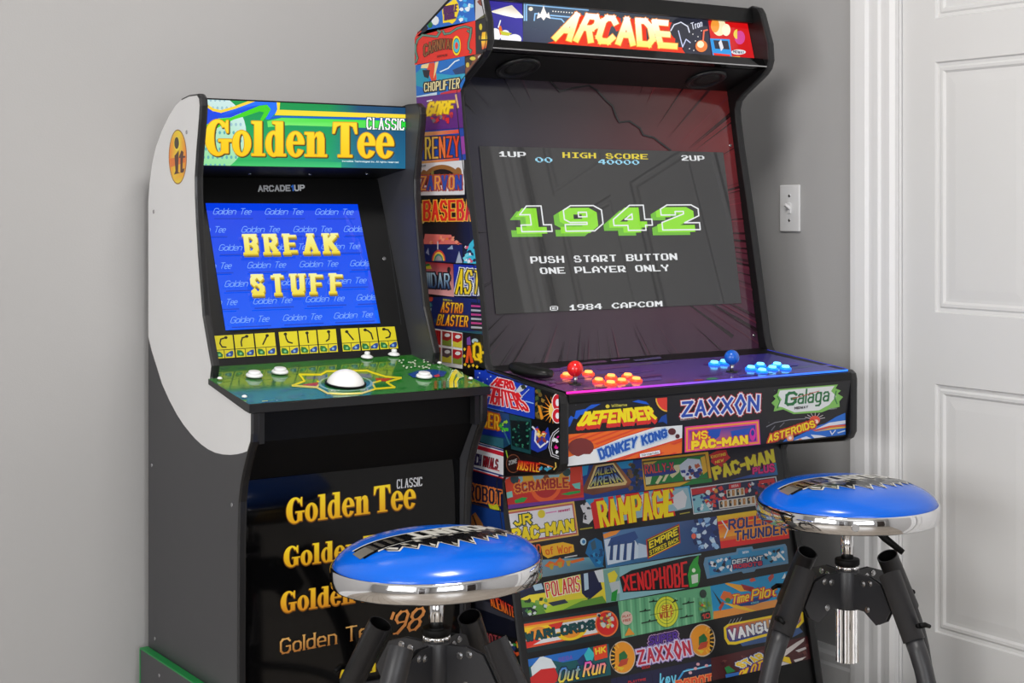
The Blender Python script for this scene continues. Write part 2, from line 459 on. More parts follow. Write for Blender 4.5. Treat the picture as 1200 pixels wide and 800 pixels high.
class Art:
    """print laid on a real plane; drawing coordinates are projected once onto that plane"""
    STEP = 0.00004
    MICRO = 0.000003

    def __init__(self, p, n, lift=0.0002):
        self.p, self.n = Vector(p), Vector(n).normalized()
        self.base = self.z = lift
        self.polys = []
        self.clip = None

    def tile(self, clip=None, lift=None):
        self.clip = clip
        if lift is not None:
            self.z = lift
        return self

    def poly(self, pts, col, step=True):
        cols = col if isinstance(col, list) else [col] * len(pts)
        if self.clip:
            pts, cols = clip_poly(pts, cols, self.clip)
            if len(pts) < 3:
                return
        q = self.p + self.n * self.z
        v3 = [on_plane(x, y, q, self.n) for x, y in pts]
        nn = Vector((0, 0, 0))
        for i in range(len(v3)):
            nn += (v3[i] - v3[0]).cross(v3[(i + 1) % len(v3)] - v3[0])
        if nn.dot(self.n) < 0:
            v3.reverse()
            cols = cols[::-1]
        self.polys.append((v3, list(cols)))
        self.z += self.STEP if step else self.MICRO

    def bgt(self, quad, col):
        """tile: clip to the quad, and fill it"""
        self.tile(quad, self.base)
        self.poly(quad, col)
        self.quad = quad
        return self

    def ell(self, cx, cy, rx, ry, col, n=24, a0=0, a1=360, tilt=0.0):
        pts = [(cx + rx * math.cos(math.radians(a0 + (a1 - a0) * k / n)), cy + ry * math.sin(math.radians(a0 + (a1 - a0) * k / n))) for k in range(n + (0 if a1 - a0 >= 360 else 1))]
        self.poly([(x, y + tilt * (x - cx)) for x, y in pts], col)

    def line(self, pts, w, col):
        for (x0, y0), (x1, y1) in zip(pts, pts[1:]):
            d = math.hypot(x1 - x0, y1 - y0) or 1e-6
            ux, uy = (x1 - x0) / d * w / 2, (y1 - y0) / d * w / 2
            self.poly([(x0 - ux * .6 - uy, y0 - uy * .6 + ux), (x1 + ux * .6 - uy, y1 + uy * .6 + ux), (x1 + ux * .6 + uy, y1 + uy * .6 - ux), (x0 - ux * .6 + uy, y0 - uy * .6 - ux)], col, False)
        self.z += self.STEP

    def blobs(self, quad, cols, n, size, seed=1, flat=1.0):
        rnd = random.Random(seed)
        for k in range(n):
            u, v = rnd.random(), rnd.random()
            x, y = self.bil(quad, u, v)
            m = rnd.randint(4, 6)
            a0 = rnd.random() * 6
            pts = []
            for i in range(m):
                a = a0 + 2 * math.pi * i / m
                r = size * (0.5 + rnd.random())
                pts.append((x + r * math.cos(a), y + r * flat * math.sin(a)))
            self.poly(pts, cols[rnd.randrange(len(cols))], k % 4 == 3)
        self.z += self.STEP

    @staticmethod
    def bil(q, u, v):
        (ax, ay), (bx, by), (cx, cy), (dx, dy) = q     # TL TR BR BL ; v from the baseline up
        return ((dx + (cx - dx) * u) * (1 - v) + (ax + (bx - ax) * u) * v, (dy + (cy - dy) * u) * (1 - v) + (ay + (by - ay) * u) * v)

    def text(self, quad, s, col, w=.2, out=(), hc=1.0, serif=False, gap=1.3, slant=0.0, arch=0.0, letters=None, grow0=0.0):
        """stroke lettering inside quad (TL,TR,BR,BL). col: colour, or (top, bottom) pair or list of (v, colour).
        out: list of (extra px, colour, dx, dy) outlines drawn first"""
        TL, TR, BR, BL = quad
        Hh = (math.dist(TL, BL) + math.dist(TR, BR)) / 2
        Ww = (math.dist(TL, TR) + math.dist(BL, BR)) / 2
        w = min(w, .262 * Ww / max(1, len(s)) / Hh)
        wp = w * Hh
        cells, x = [], 0.0
        for ch in s:
            if ch == ' ':
                x += 3.0
                cells.append(None)
                continue
            g, gw = glyph(ch)
            cw = gw + 6 * w
            cells.append((g, gw, x, x + cw))
            x += cw + gap - 0.6
        tot = x - (gap - 0.6)
        hw, hv = (wp / 2) / Ww, w / 2

        def place(gx, gy, gw, c0, c1):
            u0, u1 = c0 / tot + hw, c1 / tot - hw
            u = (u0 + u1) / 2 if gw < .05 else u0 + (u1 - u0) * gx / gw
            v = hv + (1 - 2 * hv) * gy / 6.0
            uu = u + slant * (v - .5) * Hh / Ww
            px, py = self.bil(quad, uu, v)
            return (px, py - arch * Hh * (1 - (2 * u - 1) ** 2))

        def vof(p):
            bx, by = BL
            t = 0 if BR[0] == BL[0] else (p[0] - BL[0]) / (BR[0] - BL[0])
            yb = BL[1] + (BR[1] - BL[1]) * t
            yt = TL[1] + (TR[1] - TL[1]) * t
            return min(1, max(0, (yb - p[1]) / ((yb - yt) or 1)))

        def shade(cc, p):
            if isinstance(cc, tuple) and isinstance(cc[0], tuple):
                v = vof(p)
                return tuple(cc[1][k] + (cc[0][k] - cc[1][k]) * v for k in range(3))
            return cc

        passes = [tuple(o) + (0, 0)[:max(0, 4 - len(o))] if len(o) < 4 else tuple(o) for o in out] + [(grow0, None, 0, 0)]
        for grow, pc, dx, dy in passes:
            z0 = self.z
            for li, cell in enumerate(cells):
                if cell is None:
                    continue
                self.z = z0 + (li % 2) * 26 * self.MICRO
                g, gw, c0, c1 = cell
                cc = pc if pc is not None else (letters[li % len(letters)] if letters else col)
                for st in g:
                    P = [place(gx, gy, gw, c0, c1) for gx, gy in st]
                    for k in range(len(P) - 1):
                        (x0, y0), (x1, y1) = P[k], P[k + 1]
                        d = math.hypot(x1 - x0, y1 - y0) or 1e-6
                        ux, uy = (x1 - x0) / d, (y1 - y0) / d
                        horiz = abs(st[k][1] - st[k + 1][1]) < .3 * abs(st[k][0] - st[k + 1][0])
                        h = wp * (hc if horiz else 1.0) / 2 + grow
                        e = wp * (hc if serif else 1.0) / 2 * .92 + grow
                        if (serif or hc < 1) and horiz:
                            e = wp * .3 + grow
                        q = [(x0 - ux * e - uy * h, y0 - uy * e + ux * h), (x1 + ux * e - uy * h, y1 + uy * e + ux * h),
                             (x1 + ux * e + uy * h, y1 + uy * e - ux * h), (x0 - ux * e + uy * h, y0 - uy * e - ux * h)]
                        q = [(a + dx, b + dy) for a, b in q]
                        self.poly(q, [shade(cc, p) for p in q], False)
                        if serif and not horiz:
                            for (gx, gy), (px, py) in ((st[k], P[k]), (st[k + 1], P[k + 1])):
                                if gy in (0.0, 6.0):
                                    sl = (BR[1] - BL[1]) / ((BR[0] - BL[0]) or 1)
                                    L, t = wp * .80 + grow, wp * .20 + grow
                                    yy = py + (wp * .3 if gy == 0 else -wp * .3)
                                    q = [(px - L, yy - t - sl * L), (px + L, yy - t + sl * L), (px + L, yy + t + sl * L), (px - L, yy + t - sl * L)]
                                    q = [(a + dx, b + dy) for a, b in q]
                                    self.poly(q, [shade(cc, p) for p in q], False)
            self.z = z0 + 54 * self.MICRO
        return self

    def serif(self, quad, s, col, out=(), gap=.02):
        TL, TR, BR, BL = quad
        x, cells = 0.0, []
        for ch in s:
            if ch == ' ':
                x += .18
                continue
            w_, polys = SERIF[ch]
            cells.append((polys, x))
            x += w_ + gap
        tot = x - gap
        for grow, pc, dx, dy in list(out) + [(0, None, 0, 0)]:
            offs = [(0, 0)] if grow <= 0 else [(grow * math.cos(a), grow * math.sin(a)) for a in [math.pi * k / 4 for k in range(8)]]
            z0 = self.z
            for ko, (ox, oy) in enumerate(offs):
                for li, (polys, x0) in enumerate(cells):
                    for j, pl in enumerate(polys):
                        self.z = z0 + (ko * 20 + (li % 2) * 10 + max(0, j - len(polys) + 7)) * 2e-6
                        q = [self.bil(quad, (x0 + a) / tot, b) for a, b in pl]
                        cols = [pc] * len(q) if pc else [tuple(col[1][k] + (col[0][k] - col[1][k]) * min(1, max(0, b)) for k in range(3)) for a, b in pl]
                        self.poly([(a + dx + ox, b_ + dy + oy) for a, b_ in q], cols, False)
            self.z = z0 + len(offs) * 20 * 2e-6 + 2e-5


# 7 x 7 dot-matrix letters of the game screen
PIX = {
    'A': '0011100 0110110 1100011 1100011 1111111 1100011 1100011', 'B': '1111110 1100011 1100011 1111110 1100011 1100011 1111110',
    'C': '0011110 0110011 1100000 1100000 1100000 0110011 0011110', 'E': '1111111 1100000 1100000 1111110 1100000 1100000 1111111',
    'G': '0011111 0110000 1100000 1100111 1100011 0110011 0011111', 'H': '1100011 1100011 1100011 1111111 1100011 1100011 1100011',
    'I': '0111111 0001100 0001100 0001100 0001100 0001100 0111111', 'L': '1100000 1100000 1100000 1100000 1100000 1100000 1111111',
    'M': '1100011 1110111 1111111 1111111 1101011 1100011 1100011', 'N': '1100011 1110011 1111011 1111111 1101111 1100111 1100011',
    'O': '0111110 1100011 1100011 1100011 1100011 1100011 0111110', 'P': '1111110 1100011 1100011 1100011 1111110 1100000 1100000',
    'R': '1111110 1100011 1100011 1100111 1111100 1101110 1100111', 'S': '0111100 1100110 1100000 0111110 0000011 1100011 0111110',
    'T': '0111111 0001100 0001100 0001100 0001100 0001100 0001100', 'U': '1100011 1100011 1100011 1100011 1100011 1100011 0111110',
    'Y': '1100011 1100011 0110110 0011100 0001100 0001100 0001100', '0': '0011100 0100110 1100011 1100011 1100011 0110010 0011100',
    '1': '0001100 0011100 0111100 0001100 0001100 0001100 0111111', '2': '0111110 1100011 0000111 0011110 0111100 1110000 1111111',
    '4': '0001110 0011110 0110110 1100110 1111111 0000110 0000110', '8': '0111110 1100011 1100011 0111110 1100011 1100011 0111110',
    '9': '0111110 1100011 1100011 0111111 0000011 0000110 0111100', '@': '0111110 1000001 1011101 1010001 1011101 1000001 0111110',
}


def pixel_text(art, quad, s, col):
    n = len(s) * 8 - 1
    z0 = art.z
    for i, ch in enumerate(s):
        if ch == ' ':
            continue
        for r, row in enumerate(PIX[ch].split()):
            k = 0
            while k < 7:
                if row[k] == '1':
                    j = k
                    while j < 7 and row[j] == '1':
                        j += 1
                    u0, u1 = (i * 8 + k) / n, (i * 8 + j) / n
                    v1, v0 = 1 - r / 7.0, 1 - (r + 1) / 7.0
                    art.z = z0
                    art.poly([Art.bil(quad, u0, v1), Art.bil(quad, u1, v1), Art.bil(quad, u1, v0), Art.bil(quad, u0, v0)], col, False)
                    k = j
                else:
                    k += 1
    art.z += art.STEP

# ------------------------------------------------------------------ the room
def sbox(name, x0, x1, y0, y1, z0, z1, m):
    b = MB(m)
    b.box(x0, x1, y0, y1, z0, z1)
    return structure(b.build(name))


sbox('floor', RX0 - .12, RX1 + .12, RY0 - .12, RY1 + .12, -.06, 0.0, M['floor'])
sbox('ceiling', RX0 - .12, RX1 + .12, RY0 - .12, RY1 + .12, RZ1, RZ1 + .06, M['ceiling'])
sbox('wall_back', RX0 - .12, RX1 + .12, RY1, RY1 + .12, 0, RZ1, M['wall'])

DY1, DZ1 = 2.442, 2.04            # hinge edge and head of the door opening in the right wall
DY0 = DY1 - 0.82


def wall_with_opening(name, axis, pos, thick, a0, a1, o0, o1, z0, z1, m):
    """a wall with one opening o0..o1, z0..z1, built as one mesh"""
    w = MB(m)

    def seg(s0, s1, h0, h1):
        if s1 - s0 < 1e-4 or h1 - h0 < 1e-4:
            return
        p0, p1 = sorted((pos, pos + thick))
        if axis == 'x':
            w.box(p0, p1, s0, s1, h0, h1)
        else:
            w.box(s0, s1, p0, p1, h0, h1)
    seg(a0, o0, 0, RZ1)
    seg(o1, a1, 0, RZ1)
    seg(o0, o1, 0, z0)
    seg(o0, o1, z1, RZ1)
    return structure(w.build(name))


wall_with_opening('wall_right', 'x', RX1, .12, RY0 - .12, RY1, DY0, DY1, 0.0, DZ1, M['wall'])
wall_with_opening('wall_left', 'x', RX0, -.12, RY0 - .12, RY1, -0.70, 1.80, 0.80, 2.20, M['wall'])
wall_with_opening('wall_front', 'y', RY0, -.12, RX0, RX1, -1.70, 1.00, 0.80, 2.20, M['wall'])


def window(name, axis, pos, a0, a1, z0, z1):
    w = MB(M['trim'])

    def bar(s0, s1, h0, h1, d0=-.05, d1=.02):
        if axis == 'x':
            w.box(pos + d0, pos + d1, s0, s1, h0, h1)
        else:
            w.box(s0, s1, pos + d0, pos + d1, h0, h1)
    t = .07
    bar(a0 - t, a0 + .03, z0 - t, z1 + t)
    bar(a1 - .03, a1 + t, z0 - t, z1 + t)
    bar(a0, a1, z1 - .03, z1 + t)
    bar(a0, a1, z0 - t, z0 + .03, -.05, .05)
    mid = (a0 + a1) / 2
    bar(mid - .03, mid + .03, z0, z1, -.045, .0)
    bar(a0, a1, (z0 + z1) / 2 - .02, (z0 + z1) / 2 + .02, -.045, .0)
    return structure(w.build(name))


window('window_1', 'x', RX0, -0.70, 1.80, 0.80, 2.20)
window('window_2', 'y', RY0, -1.70, 1.00, 0.80, 2.20)

# skirting: cap profile
BBH = 0.186
prof = [(0, 0), (.016, 0), (.016, BBH - .045), (.013, BBH - .038), (.013, BBH - .020), (.008, BBH - .012), (.006, BBH), (0, BBH)]


def skirting(name, p0, p1, nrm):
    b = MB(M['trim'])
    n = len(prof)
    vs = [(p[0] + nrm[0] * d, p[1] + nrm[1] * d, z) for p in (p0, p1) for d, z in prof]
    b.geo(vs, [tuple(range(n)), tuple(range(n, 2 * n))[::-1]] + [(i, (i + 1) % n, (i + 1) % n + n, i + n) for i in range(n)])
    return structure(b.build(name))


skirting('baseboard_back', (RX0, RY1), (RX1, RY1), (0, -1))
skirting('baseboard_right', (RX1, RY1 - .016), (RX1, DY1 + .131), (-1, 0))

# door casing: fluted architrave swept round the opening
cas = [(0, 0), (0, .012), (.010, .020), (.022, .020), (.026, .015), (.040, .015), (.045, .020), (.058, .020), (.063, .014),
       (.078, .014), (.084, .021), (.112, .024), (.126, .024), (.130, .020), (.130, 0)]     # (distance from jamb, projection)


def casing(name, pts_fn):
    b = MB(M['trim'])
    stations = []
    for st in range(2):
        stations.append([pts_fn(st, d, h) for d, h in cas])
    n = len(cas)
    vs = stations[0] + stations[1]
    b.geo(vs, [tuple(range(n))[::-1], tuple(range(n, 2 * n))] + [(i, (i + 1) % n, (i + 1) % n + n, i + n) for i in range(n)])
    return structure(b.build(name))


casing('trim_1', lambda s, d, h: (RX1 - h, DY1 + .0005 + d, 0.0 if s == 0 else DZ1 + d))
casing('trim_2', lambda s, d, h: (RX1 - h, DY0 - .0005 - d, 0.0 if s == 0 else DZ1 + d))
casing('trim_3', lambda s, d, h: (RX1 - h, DY1 + d if s == 0 else DY0 - d, DZ1 + .0005 + d))
jb = MB(M['trim'])
jb.box(RX1 + .001, RX1 + .119, DY1 - .004, DY1 - .0002, 0.001, DZ1)
jb.box(RX1 + .001, RX1 + .119, DY0 + .0002, DY0 + .004, 0.001, DZ1)
structure(jb.build('trim_4'))

# six-panel door leaf, face 6 mm inside the wall plane
db = MB(M['door'])
fx = RX1 + .006
ya, yb = DY1 - .006, DY0 + .006
cols_y = [(ya - .093, ya - .358), (yb + .358, yb + .093)]
rows_z = [(.285, .834), (.992, 1.546), (1.642, 1.925)]
ysp = sorted({ya, yb, *[c for p in cols_y for c in p]})
zsp = sorted({.008, DZ1 - .008, *[c for p in rows_z for c in p]})
panels = [(min(p), max(p), z0, z1) for p in cols_y for z0, z1 in rows_z]
for i in range(len(ysp) - 1):
    for j in range(len(zsp) - 1):
        y0, y1, z0, z1 = ysp[i], ysp[i + 1], zsp[j], zsp[j + 1]
        if not any(abs(p[0] - y0) < 1e-6 and abs(p[2] - z0) < 1e-6 for p in panels):
            db.face([(fx, y1, z0), (fx, y0, z0), (fx, y0, z1), (fx, y1, z1)])
loops = [(0, 0), (.003, .005), (.010, .006), (.014, .003), (.020, .0035), (.025, .0075), (.032, .0075), (.052, .0062)]
for y0, y1, z0, z1 in panels:
    prev = None
    for ins, dep in loops:
        r = [(fx + dep, y1 - ins, z0 + ins), (fx + dep, y0 + ins, z0 + ins), (fx + dep, y0 + ins, z1 - ins), (fx + dep, y1 - ins, z1 - ins)]
        if prev:
            for k in range(4):
                db.face([prev[k], prev[(k + 1) % 4], r[(k + 1) % 4], r[k]])
        prev = r
    db.face(prev)
bx = fx + .034
db.face([(bx, ya, .008), (bx, ya, DZ1 - .008), (bx, yb, DZ1 - .008), (bx, yb, .008)])
for (p, q) in (((ya, .008), (ya, DZ1 - .008)), ((ya, DZ1 - .008), (yb, DZ1 - .008)), ((yb, DZ1 - .008), (yb, .008)), ((yb, .008), (ya, .008))):
    db.face([(fx, p[0], p[1]), (fx, q[0], q[1]), (bx, q[0], q[1]), (bx, p[0], p[1])])
door = structure(db.build('door_1'))
kb = MB(M['steel'])
q = Matrix.Translation((fx, yb + .07, .95)) @ Matrix.Rotation(-math.pi / 2, 4, 'Y')
kb.lathe([(.03, 0), (.03, .006), (.012, .012), (.011, .035), (.026, .045), (.028, .06), (.018, .07), (1e-6, .071)], 24, 0, True, q)
kb.build('door_handle', door)

# two dark doors added behind the camera, unseen, only to stripe the chrome reflections
M['dark_door'] = mat('added_dark_door', (52, 40, 34), 0.35, noise=0.2, nscale=9)


def added_door(name, axis, pos, sgn, a0, a1):
    d = MB(M['dark_door'], M['trim'])

    def bar(s0, s1, z0, z1, d0, d1, mi):
        p0, p1 = sorted((pos + sgn * d0, pos + sgn * d1))
        if axis == 'x':
            d.box(p0, p1, s0, s1, z0, z1, mi)
        else:
            d.box(s0, s1, p0, p1, z0, z1, mi)
    bar(a0, a1, .01, 2.02, .001, .012, 0)
    for z0, z1 in ((.25, .85), (1.0, 1.85)):
        for k in range(2):
            m0 = a0 + .09 + k * (a1 - a0 - .09) / 2
            bar(m0, m0 + (a1 - a0 - .27) / 2, z0, z1, .0125, .018, 0)
    bar(a0 - .10, a0 - .001, .001, 2.12, .001, .02, 1)
    bar(a1 + .001, a1 + .10, .001, 2.12, .001, .02, 1)
    bar(a0, a1, 2.021, 2.12, .001, .02, 1)
    return structure(d.build(name))


added_door('added_door_2', 'y', RY0, 1, 1.35, 2.20)
added_door('added_door_3', 'x', RX0, 1, -1.95, -1.10)

# ------------------------------------------------------------------ wall switch
sy, sz = 2.788, 1.223
sw = thing('light_switch', 'small white toggle light switch plate on the grey wall beside the door casing', 'light switch', (RX1, sy, sz - .057))
b = MB(M['plastic_white'])
b.box(RX1 - .006, RX1 - .0003, sy - .034, sy + .034, sz - .057, sz + .057, 0, .002)
b.build('switch_plate', sw, weld=True)
b = MB(M['plastic_white'])
b.box(RX1 - .0085, RX1 - .0062, sy - .006, sy + .006, sz - .013, sz + .013, 0, .0008)
b.geo([(RX1 - .0085, sy - .0045, sz - .004), (RX1 - .0085, sy + .0045, sz - .004), (RX1 - .0085, sy + .0045, sz + .006), (RX1 - .0085, sy - .0045, sz + .006),
       (RX1 - .022, sy - .0035, sz + .006), (RX1 - .022, sy + .0035, sz + .006), (RX1 - .022, sy + .0035, sz + .013), (RX1 - .022, sy - .0035, sz + .013)],
      [(4, 5, 6, 7), (0, 4, 7, 3), (1, 2, 6, 5), (3, 7, 6, 2), (0, 1, 5, 4)])
b.build('toggle', sw)
for dz in (-.030, .030):
    b = MB(M['steel'])
    b.disc((RX1 - .006, sy, sz + dz), (-1, 0, 0), .0035, h=.0012)
    b.build('screw', sw)

# ------------------------------------------------------------------ the wide cabinet covered in game logos
W2 = thing('arcade_cabinet', 'wide black arcade cabinet covered in colourful game logos, between the smaller cabinet and the door', 'arcade machine', (2.095, 2.65, 0))
CX0, CX1, T2 = 1.702, 2.488, 0.018
IX0, IX1 = CX0 + T2, CX1 - T2
front2 = [(2.445, 0.0), (2.505, .300), (2.541, .464), (2.582, .615), (2.594, .660), (2.596, .676), (2.588, .689), (2.40, .721), (2.387, .728), (2.379, .742),
          (2.378, .855), (2.381, .866), (2.390, .872), (2.630, .894), (2.640, .905), (2.648, .93), (2.676, 1.08), (2.705, 1.23), (2.735, 1.37), (2.746, 1.43),
          (2.748, 1.455), (2.742, 1.474), (2.725, 1.488), (2.698, 1.504), (2.655, 1.530), (2.641, 1.543), (2.634, 1.562), (2.637, 1.600), (2.663, 1.672), (2.672, 1.684), (2.690, 1.690)]
back2 = [(2.760, 1.668), (2.908, 1.600), (2.910, 1.590), (2.910, 0.0)]
prof2 = front2 + back2

# ---- artwork of the left side
S = Art((CX0, 0, 0), (-1, 0, 0))
W_, K_, Y_, R_, B_, G_, O_ = (228, 228, 232), (18, 18, 22), (250, 218, 30), (222, 40, 34), (26, 70, 190), (40, 160, 70), (240, 120, 30)
NAVY, CY, PU, PK, BR, TE, CRM = (22, 34, 92), (40, 170, 225), (96, 40, 128), (232, 40, 140), (110, 60, 40), (50, 120, 120), (240, 222, 170)
# splash tile at the top
S.bgt([(488, 43), (530, -2), (555, -4), (557, 24)], (24, 104, 200))
S.tile([(489, 42), (530, -2), (556, -4), (557, 24)])
S.poly([(490, 40), (500, 30), (502, 33), (498, 37.5)], (12, 20, 40))
S.blobs([(535, 0), (556, 0), (556, 22), (538, 24)], [(120, 200, 240), (60, 170, 230), (230, 240, 250)], 12, 2.4, 3)
S.ell(510, 24, 4.5, 5.5, (226, 232, 238), 9)
S.ell(504, 29, 3, 4, (30, 120, 50), 7)
S.poly([(518, 12), (522, 6), (528, 2), (533, -2), (537, 4), (538, 12), (534, 24), (530, 28), (526, 26), (519, 27), (519, 20)], Y_)
S.text([(520, 8), (536, 5), (535, 13), (520, 16)], 'BUBBLE', (96, 28, 110), .24, out=[(.6, (60, 10, 70))])
S.text([(521, 17), (534, 14.5), (534, 21), (521, 23.5)], 'BOBL', (96, 28, 110), .26, out=[(.6, (60, 10, 70))])
# corner column
S.bgt([(557, -3), (566, -3), (569, 20), (557, 24)], (190, 190, 196))
S.poly([(559, 2), (563, -2), (566, 8), (562, 6)], (120, 60, 50))
S.poly([(557, 24), (569, 16), (569, 21), (558, 25)], (90, 90, 60))
S.bgt([(557.5, 24.5), (569.5, 21), (571, 48), (569, 60), (557.5, 64)], (34, 34, 40))
S.ell(563.3, 31.5, 1.8, 3.8, (206, 190, 40))
S.ell(562, 44, 1.2, 2.6, (120, 110, 60))
S.poly([(565, 38), (570, 37), (571, 46), (564, 46)], [(240, 170, 30), (240, 190, 30), (250, 220, 50), (250, 210, 60)])
S.poly([(564, 48), (571, 47.5), (570, 56), (565, 58)], [(250, 210, 60), (250, 190, 40), (220, 70, 60), (220, 80, 60)])
S.bgt([(545, 66), (557, 64), (568.5, 60.5), (560, 71), (545.5, 93)], (126, 74, 54))
S.poly([(545, 66), (556, 64.5), (552, 76), (545, 80)], (60, 46, 40))
S.ell(554, 68.5, 3.4, 2.2, (214, 200, 70))
S.ell(548, 76, 2, 3, (206, 180, 70))
S.poly([(560, 66), (568, 61), (564, 68), (560, 71)], (200, 190, 180))
# fairground tile
S.bgt([(486, 45), (489.5, 37), (557, 24), (557.5, 63.5), (486, 76)], (226, 44, 30))
for pts in ([(487, 55), (489, 47), (495, 41), (503, 42), (512, 43), (516, 37), (513, 36)], [(519, 36), (521, 40), (527, 39), (536, 33), (545, 31), (552, 33), (552, 39), (548, 36)],
            [(552, 33), (551, 43), (549, 50), (549, 57), (552, 59), (551, 62)], [(487, 52), (487, 60), (489, 68), (487, 73)]):
    S.line(pts, 3.0, (40, 60, 50))
    S.line(pts, 1.7, (96, 140, 124))
S.text([(496.5, 53), (532, 46.5), (532, 57.5), (496.5, 67)], 'CARNIVAL', (150, 90, 40), .22, out=[(.7, (60, 30, 20))], arch=.28)
for rx, ry, c in ((5, 11.5, Y_), (4, 9, (30, 60, 90)), (3.6, 8, (60, 190, 210)), (1.9, 4.2, (230, 60, 50))):
    S.ell(535, 53.5, rx, ry, c)
S.text([(512, 65), (524, 63), (524, 65.6), (512, 67.6)], 'GREMLIN', (110, 20, 16), .2)
# helicopter tile
S.bgt([(487, 76.5), (544.5, 66), (545, 94), (539, 108), (488, 114)], (20, 108, 196))
S.poly([(487, 86), (496, 78), (504, 90), (500, 104), (487, 100)], (30, 150, 180))
S.poly([(503, 74), (509, 73), (512, 92), (507, 98), (500, 80)], (226, 70, 40))
S.poly([(494, 76), (503, 74), (501, 80), (493, 80)], (240, 214, 150))
S.poly([(510, 73), (514, 72), (511, 84), (508, 92)], (240, 214, 150))
S.poly([(495, 82), (504, 82), (502, 92), (497, 90)], (24, 26, 40))
S.line([(516, 84), (525, 80), (533, 72), (538, 70)], 1.4, (220, 236, 245))
S.poly([(530, 82), (544, 76), (545, 86), (534, 88)], (30, 60, 110))
S.poly([(511, 86), (530, 88), (545, 86), (545, 92), (512, 96)], (40, 160, 196))
S.poly([(516, 109), (540, 103), (540, 108), (516, 111)], (200, 40, 60))
S.poly([(487, 113), (512, 108), (512, 111.5), (487, 115)], (200, 220, 235))
S.text([(497, 97.5), (539, 91), (538, 103.5), (497, 107.5)], 'CHOPLIFTER', (240, 226, 170), .2, out=[(1.2, (30, 24, 20))])
# purple tile
S.bgt([(488, 114), (540, 107.5), (543, 150), (489, 154)], (96, 40, 128))
S.poly([(500, 118), (506.5, 116.5), (506.5, 118), (500, 119.3)], W_)
S.text([(503, 120), (533, 118), (530, 132.5), (499, 135.5)], 'GORF', (250, 214, 24), .3, out=[(1.2, (190, 150, 20)), (.4, (250, 214, 24))])
S.blobs([(504, 135), (531, 132), (528, 143), (505, 145)], [(220, 40, 50), (160, 40, 70), (200, 60, 60), (130, 120, 130)], 16, 2.4, 5)
S.poly([(533, 111), (535, 110), (538, 126), (536, 127)], (220, 180, 130))
S.poly([(492, 150), (495, 141), (498, 150)], (236, 130, 40))
# striped tile
S.bgt([(489, 154), (543, 149.5), (546, 187), (490, 192)], (24, 70, 168))
for y in (0, 33.5):
    S.poly([(490, 155.5 + y), (538, 151.5 + y), (538, 156 + y), (490, 160 + y)], [(220, 180, 110), (226, 70, 60), (226, 70, 60), (220, 180, 110)])
S.poly([(540, 160), (545, 159), (546, 180), (541, 181)], (150, 60, 160))
S.text([(489.5, 161), (538, 159), (539, 183.5), (489.5, 187.5)], 'FRENZY', Y_, .15, out=[(1.0, (60, 40, 40))],
       letters=[(238, 208, 60), (238, 204, 80), (240, 190, 90), (238, 120, 60), (230, 80, 44), (226, 70, 40)])
# white tile with arch
S.bgt([(490, 192), (543.5, 187.5), (544.5, 228), (491, 229)], (222, 222, 226))
S.ell(518, 217, 25, 24, (150, 100, 50), 24, 180, 360)
S.ell(518, 217, 20, 19, (24, 20, 26), 24, 180, 360)
S.ell(497, 205, 4, 6, (150, 100, 50))
S.ell(537, 202, 4, 6, (150, 100, 50))
S.poly([(505, 202), (508, 198), (509, 214), (505, 214)], (140, 130, 60))
S.text([(493, 206), (541, 205), (541, 222), (492, 223)], 'ZARVON', (230, 140, 50), .2, out=[(1.4, (180, 70, 30)), (.4, (34, 60, 150))], letters=[(232, 150, 60), (50, 80, 170)])
S.text([(492, 193.5), (499, 193), (499, 195), (492, 195.6)], 'ATARI', (60, 60, 60), .2)
# baseball tile, runs out under the edging
S.bgt([(490, 229), (544.8, 228), (550.4, 250), (553, 266), (492, 264)], (20, 18, 20))
S.ell(495, 250, 5, 12, (210, 190, 120))
S.text([(496, 235.5), (571, 233), (572, 258), (496, 258.5)], 'BASEBALL', (224, 40, 30), .28, out=[(1.3, (238, 180, 60))], grow0=.2)
# skyline tile
S.bgt([(491.5, 264), (553, 266), (558, 309), (492, 306)], (20, 20, 26))
S.ell(492.5, 272, 2.4, 4, (190, 180, 60))
S.poly([(498, 274), (529, 275), (530, 281), (542, 286), (493, 286), (497, 280)], (222, 112, 104))
S.blobs([(498, 277), (535, 278), (538, 285), (495, 285)], [(236, 150, 120), (190, 70, 70), (230, 120, 60)], 14, 1.8, 9)
S.poly([(492, 286), (542, 287), (542, 308), (492, 306)], NAVY)
for r, c in ((8, (210, 70, 60)), (6.6, (236, 190, 70)), (5.2, (60, 140, 120)), (3.8, (150, 150, 150))):
    S.ell(514, 305.5, r, r * 1.6, c, 14, 180, 360)
S.line([(513, 283), (513, 292)], 1.2, (190, 190, 200))
S.poly([(499, 296), (502, 290), (503, 299)], (140, 150, 180))
S.poly([(534, 308), (538, 294), (542, 308)], (170, 180, 200))
S.poly([(524, 292), (530, 287), (531, 292)], (150, 170, 200))
S.poly([(545, 300), (550, 286), (555, 280), (558, 309), (543, 308)], (60, 190, 216))
S.blobs([(545, 290), (556, 286), (557, 308), (544, 308)], [(230, 240, 246), (30, 40, 60), (220, 90, 110), (120, 220, 235)], 16, 2.2, 12)
# steel lettering tile
S.bgt([(492, 306), (531, 309.3), (532, 347.6), (495.5, 343.5)], [(160, 44, 54), (160, 44, 54), (222, 160, 160), (222, 160, 160)])
S.poly([(496, 312), (504, 310), (506, 315), (497, 315)], (200, 190, 50))
S.poly([(498, 310), (503, 308.5), (504, 311), (499, 312)], (40, 110, 50))
S.ell(526, 316, 2, 3.5, (30, 26, 30))
S.text([(485, 318.5), (527, 320.5), (527, 338.5), (487, 336)], 'AMIDAR', ((180, 214, 232), (40, 70, 120)), .22, out=[(1.5, (24, 26, 40))])
